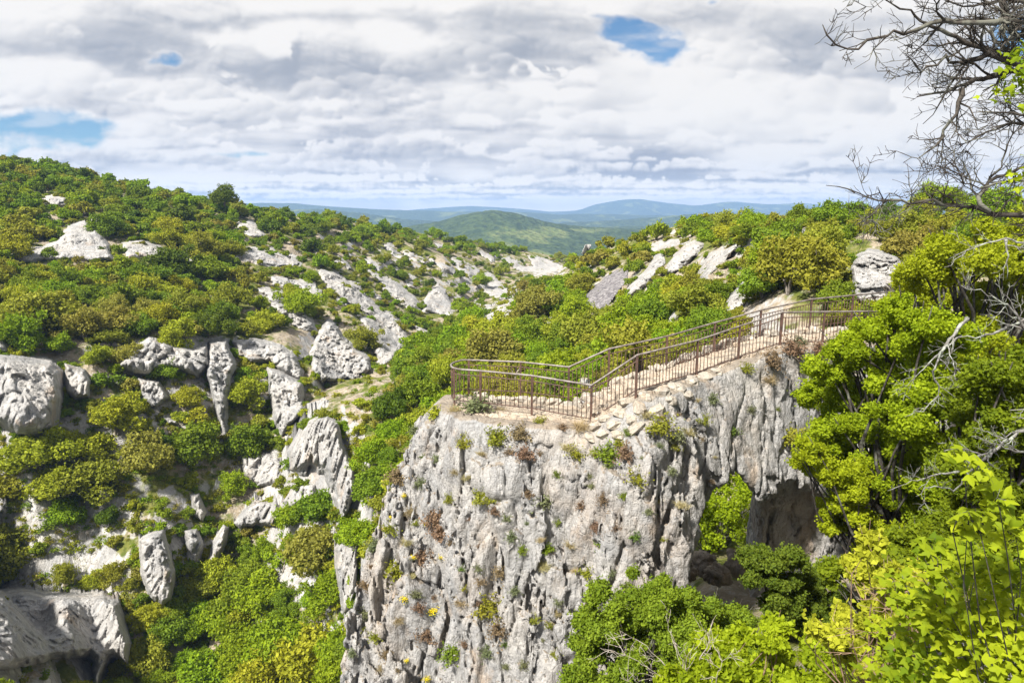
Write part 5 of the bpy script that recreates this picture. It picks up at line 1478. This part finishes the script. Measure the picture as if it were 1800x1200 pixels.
# branches traced as polylines, then grown into finer and finer twigs
def grow(mb, pts, rad0, rad1, r, depth, twig_len, dens, flat=.55, droop=0.0, kmin=4):
    pts = np.asarray(pts, float)
    # kinked resampling
    seg_ = np.concatenate([[0], np.cumsum(np.linalg.norm(np.diff(pts, axis=0), axis=1))]); L = seg_[-1]
    n = max(4, int(L / max(.07, L / 26)))
    s = np.linspace(0, L, n)
    P = np.stack([np.interp(s, seg_, pts[:, k]) for k in range(3)], 1)
    P[1:-1] += r.normal(size=(n - 2, 3)) * (L / n) * .16
    rad = rad0 + (rad1 - rad0) * (s / L) ** .8
    rad = rad * (1 + .18 * r.normal(size=n).clip(-1, 1.6))
    put_tube(mb, P, np.maximum(rad, .0016), 7 if rad0 > .02 else (5 if rad0 > .006 else kmin))
    if depth <= 0: return
    m = max(2, int(L * dens))
    for k in range(m):
        u = r.uniform(.12, 1.0); i = min(int(u * (n - 1)), n - 2)
        d = P[i + 1] - P[i]; d /= np.linalg.norm(d) + 1e-9
        q = r.normal(size=3) * np.array([1, flat, 1]); q -= d * q.dot(d); q /= np.linalg.norm(q) + 1e-9
        nd = d * r.uniform(.35, .9) + q * r.uniform(.5, 1.0); nd[2] -= droop; nd /= np.linalg.norm(nd)
        l_ = twig_len * r.uniform(.45, 1.25) * (1 - .45 * u)
        t = np.linspace(0, 1, 4)[:, None]
        cv = r.normal(size=3) * .22 * l_
        tp_ = P[i] + nd * l_ * t + cv * t * t + np.array([0, 0, .10 * l_]) * t * t
        r0 = min(rad[i] * .55, rad0 * .5)
        grow(mb, tp_, max(r0, .0030), max(r0 * .35, .0016), r, depth - 1, twig_len * .55, dens * 1.55, flat, droop, kmin)
def branch_thing(name, label, cat, polys, D, r0, mat, seed, depth, twig, dens, jitter=.35, trunk=None, tname='branch'):
    r = np.random.default_rng(seed)
    b = np.array(trunk[0]) if trunk else at(polys[0][0][0][0], polys[0][0][0][1], D)
    root = empty(name, b); tag(root, label, cat)
    if trunk:
        mb = MB(); put_tube(mb, np.array(trunk) - b, np.linspace(.16, .10, len(trunk)), 10); add('trunk', mb.mesh('trunk', [mat]), root)
    for poly, k in polys:
        mb = MB(); off = r.uniform(-jitter, jitter); slope = r.uniform(-jitter, jitter)
        pts = [at(px, py, D + off * (i > 0) + slope * i / len(poly)) - b for i, (px, py) in enumerate(poly)]
        grow(mb, pts, r0 * k, r0 * k * .10, r, depth, twig, dens)
        add(tname, mb.mesh(tname, [mat]), root)
    return root
TRK = [at(1990, 1300, 6.4), at(1960, 900, 6.4), at(1930, 480, 6.3), at(1915, 200, 6.2), at(1900, -120, 6.2)]
bare = branch_thing('bare_tree', 'leafless dark tree reaching in from the upper right edge against the clouds', 'tree', [
    ([(1910,30),(1830,32),(1760,40),(1700,46),(1650,36),(1600,54),(1560,60),(1520,78),(1480,86),(1460,72),(1446,44)], 1.0),
    ([(1915,150),(1830,128),(1760,128),(1720,140),(1690,150),(1650,164),(1612,170)], 1.25),
    ([(1915,140),(1830,118),(1780,110),(1740,92),(1700,72),(1660,62),(1620,32),(1580,10),(1540,-12)], 1.05),
    ([(1920,230),(1830,200),(1790,205),(1750,200),(1708,198)], .8),
    ([(1740,92),(1690,112),(1660,102),(1622,126),(1590,94)], .6),
    ([(1690,156),(1680,200),(1652,246),(1622,276),(1588,286)], .55),
    ([(1925,260),(1830,228),(1780,216),(1740,230),(1700,250),(1660,264)], .7),
    ([(1930,370),(1830,330),(1790,312),(1760,320),(1720,330),(1698,318),(1660,276)], .65),
    ([(1930,430),(1830,388),(1780,374),(1740,373),(1710,362),(1680,356),(1640,350),(1600,356),(1560,350),(1520,346),(1490,336),(1452,326)], .85),
    ([(1560,352),(1532,376),(1504,396)], .35),
    ([(1768,-30),(1764,60),(1772,112)], .9),
    ([(1740,372),(1720,342),(1750,312),(1800,292),(1900,300)], .55),
    ([(1910,20),(1830,6),(1760,2),(1700,14),(1640,-6)], .8),
    ([(1910,80),(1830,76),(1790,62),(1750,20),(1700,-20)], .7),
    ([(1920,200),(1850,160),(1800,165),(1760,170),(1720,178)], .6)], 6.2, .040, m_bark, 801, 3, .50, 8.4, .3, TRK)
lich = branch_thing('dead_tree', 'pale lichen-covered dead branches in front of the leafy trees at right', 'tree', [
    ([(1900,700),(1830,738),(1790,760),(1750,790),(1722,800),(1690,786),(1660,792)], 1.1),
    ([(1900,800),(1830,796),(1770,790),(1740,776),(1708,766)], .8),
    ([(1750,790),(1702,830),(1680,862),(1640,852),(1610,872)], .7),
    ([(1722,800),(1690,830),(1650,832),(1600,846),(1560,862)], .6),
    ([(1700,560),(1660,610),(1640,650),(1652,690),(1622,722),(1590,732)], .7),
    ([(1900,540),(1800,560),(1760,580),(1720,592),(1690,590),(1660,612)], .9),
    ([(1900,640),(1820,600),(1780,544),(1740,520),(1690,502)], .9),
    ([(1900,420),(1800,428),(1768,420),(1740,426),(1700,440),(1660,470)], .7),
    ([(1768,420),(1772,450),(1770,490)], .5),
    ([(1690,590),(1650,620),(1610,660),(1580,690)], .4)], 9.6, .040, m_lichen, 802, 3, .50, 4.4, .4, [at(2000, 1200, 9.8), at(1960, 900, 9.8), at(1930, 600, 9.7), at(1910, 380, 9.6)])
branch_thing('dead_shrub', 'tangle of pale dead twigs rising at the bottom edge below the pinnacle', 'shrub', [
    ([(1216,1260),(1180,1180),(1130,1130),(1090,1108)], 1), ([(1220,1250),(1200,1170),(1176,1100),(1170,1082)], .9), ([(1230,1250),(1150,1180),(1100,1150),(1060,1140)], .8), ([(1240,1260),(1220,1180),(1250,1120),(1230,1090)], .9), ([(1200,1260),(1150,1210),(1090,1190)], .8),
    ([(1250,1260),(1262,1180),(1290,1140)], .8)], 6.9, .012, m_dead, 803, 2, .34, 7, .3)
branch_thing('dead_shrub', 'sheaf of brown bare twigs pointing left from under the maple leaves', 'shrub', [
    ([(1760,1160),(1680,1140),(1600,1120),(1530,1110),(1470,1104)], 1), ([(1760,1120),(1660,1090),(1580,1070),(1510,1062)], .9), ([(1760,1180),(1640,1160),(1560,1148),(1480,1150)], .8), ([(1740,1100),(1640,1050),(1560,1030),(1500,1036)], .8), ([(1740,1200),(1620,1190),(1520,1176)], .8), ([(1740,1080),(1660,1040),(1600,1000)], .6)], 5.0, .011, m_twig, 804, 2, .34, 7, .3)

for k_, (px, py, w, lb) in enumerate(((552,1092,34,'little bleached snag in the bright green gorge trees'),(497,985,40,'bleached dead branch above the brown bush on the gorge floor'),(1012,604,40,'pale dead branch in the bushes behind the railing'),(905,655,26,'thin grey snag behind the rounded railing end'),(446,880,30,'small dead snag beside the pointed rock rib'))):
    D_ = hit(px, py + 14)
    if D_ is None: continue
    D_ -= 2.2
    branch_thing('dead_branch', lb, 'branch', [([(px, py + w * .5), (px + w * .1, py), (px + w * .45, py - w * .5)], 1), ([(px + w * .05, py + w * .1), (px - w * .35, py - w * .3)], .8), ([(px + w * .1, py), (px + w * .5, py + w * .05)], .7)], D_, D_ * .0011, m_dead, 820 + k_, 1, w * D_ / FPX * .45, 1.6, .2)
# foreground maple: three-lobed leaves on thin stems
LO = np.array([(0, .38), (0, 0), (.20, .10), (.54, .42), (.22, .50), (.18, .72), (0, 1.0), (-.18, .72), (-.22, .50), (-.54, .42), (-.20, .10)])
def maple_leaves(pos, nor, size, r):
    n = len(pos); nor = nor / np.linalg.norm(nor, axis=1, keepdims=True)
    q = r.normal(size=(n, 3)) + np.array([-.6, -.2, -.5]); a = q - nor * (q * nor).sum(1, keepdims=True); a /= np.linalg.norm(a, axis=1, keepdims=True)
    b = np.cross(nor, a)
    x, y = LO[:, 0], LO[:, 1] - .1
    z = -.22 * (np.abs(x) ** 1.2) - .18 * np.clip(y - .3, 0, 1) ** 1.5
    V = pos[:, None] + size[:, None, None] * (x[None, :, None] * b[:, None] + y[None, :, None] * a[:, None] + z[None, :, None] * nor[:, None] * (1 + .6 * r.normal(size=(n, 1, 1))))
    k = len(LO); i = np.arange(1, k); j = np.roll(i, -1)
    F = np.stack([np.zeros(k - 1, int), i, j], 1)[None] + (np.arange(n) * k)[:, None, None]
    return V.reshape(-1, 3), F.reshape(-1, 3)
r7 = np.random.default_rng(77)
mroot = empty('maple_shrub', at(1800, 1420, 2.7)); mbase = np.array(mroot.location)
tag(mroot, 'sunlit yellow-green maple with three-lobed leaves in the lower right corner', 'shrub')
mb = MB(); mt = MB(); pos, nor, siz = [], [], []
SPRAY = [(1692,800,20,14,2.15),(1716,822,24,22,2.15),(1748,872,30,40,2.15),(1712,908,24,20,2.2),(1776,930,40,70,2.3),(1650,1002,44,110,2.6),(1722,980,50,150,2.6),(1784,1012,56,190,2.5),(1604,1062,40,120,3.0),(1664,1082,60,240,2.8),(1740,1092,76,340,2.6),(1796,1150,76,340,2.5),
         (1692,1162,70,300,2.8),(1622,1142,52,190,3.1),(1584,1030,32,70,3.1),(1642,962,28,50,2.7),(1560,1110,34,70,3.3),(1580,1180,50,150,3.2),(1700,930,22,24,2.3),(1820,1060,60,200,2.7),(1620,1200,60,160,3.0),(1760,1200,70,260,2.6),(1680,1030,44,120,2.9),(1550,1200,40,70,3.4)]
tgt = at(1790, 1330, 2.75)
for px, py, rp, n, D in SPRAY:
    c0 = at(px, py, D); R0 = rp * D / FPX
    d = r7.normal(size=(n, 3)); d /= np.linalg.norm(d, axis=1, keepdims=True)
    p = c0 + d * (R0 * r7.random((n, 1)) ** .45) * np.array([1.15, 1.5, .95])
    p = p[:int(n * .66) + 1]; n = len(p)
    pos.append(p); nor.append(np.array([-.10, -.35, .9]) + r7.normal(size=(n, 3)) * .42); siz.append(r7.uniform(.026, .062, n))
    c1 = c0 * .5 + tgt * .5 + r7.normal(size=3) * .06
    put_tube(mt, np.array([tgt, c1 * .6 + tgt * .4, c1, c1 * .4 + c0 * .6 + r7.normal(size=3) * .03, c0 + np.array([0, 0, R0 * .7])]) - mbase, [.0036, .003, .0026, .002, .0013], 5)
    for k in range(min(8, n // 3)):
        q = p[k]; m_ = q * .5 + c0 * .5 + r7.normal(size=3) * .012
        put_tube(mt, np.array([c0 - np.array([0, 0, R0 * .5]), m_, q]) - mbase, [.0016, .0013, .001], 4)
V, F = maple_leaves(np.concatenate(pos) - mbase, np.concatenate(nor), np.concatenate(siz), r7)
mb.put(V, F, 0, False)
add('foliage', mb.mesh('foliage', [LEAF['maple']]), mroot); add('stems', mt.mesh('stems', [m_bark]), mroot)
# a few leaves at the right edge of the bare tree
mb = MB(); pos, nor, siz = [], [], []
bb = np.array(bare.location)
for px, py, rp, n in ((1792,84,16,16),(1802,110,20,24),(1788,150,26,30),(1770,158,16,12),(1800,140,30,34),(1806,330,26,30),(1800,300,20,16)):
    c0 = at(px, py, 4.6); d = r7.normal(size=(n, 3)) * rp * 4.6 / FPX * .7
    pos.append(c0 + d); nor.append(np.array([0, -.5, .6]) + r7.normal(size=(n, 3)) * .6); siz.append(r7.uniform(.035, .065, n))
V, F = maple_leaves(np.concatenate(pos) - bb, np.concatenate(nor), np.concatenate(siz), r7); mb.put(V, F, 0)
add('foliage', mb.mesh('foliage', [LEAF['maple']]), bare)
# ------------------------------------------------------------------ the air
zlow, ztop = float(min(FZ.min(), GZ.min())) - 1.0, float(FZ.max()) + 20.0
hz = MB()
X0, X1_, Y0, Y1_ = -24000.0, 24000.0, -60.0, 7600.0
V = np.array([[x, y, z] for z in (zlow, ztop) for x, y in ((X0, Y0), (X1_, Y0), (X1_, Y1_), (X0, Y1_))])
hz.put(V, np.array([[3, 2, 1, 0], [4, 5, 6, 7], [0, 1, 5, 4], [1, 2, 6, 5], [2, 3, 7, 6], [3, 0, 4, 7]]))
m_haze, nt = new_mat('haze_air'); T = NT(nt)
pv = T.n('ShaderNodeVolumePrincipled')
pv.inputs['Color'].default_value = (.38, .60, 1.0, 1); pv.inputs['Density'].default_value = 1.75e-4; pv.inputs['Anisotropy'].default_value = .1
oo = T.n('ShaderNodeOutputMaterial'); nt.links.new(pv.outputs[0], oo.inputs['Volume'])
haze = add('haze', hz.mesh('haze', [m_haze])); tag(haze, kind='stuff'); haze['label'] = 'pale blue haze softening the distant mountains'
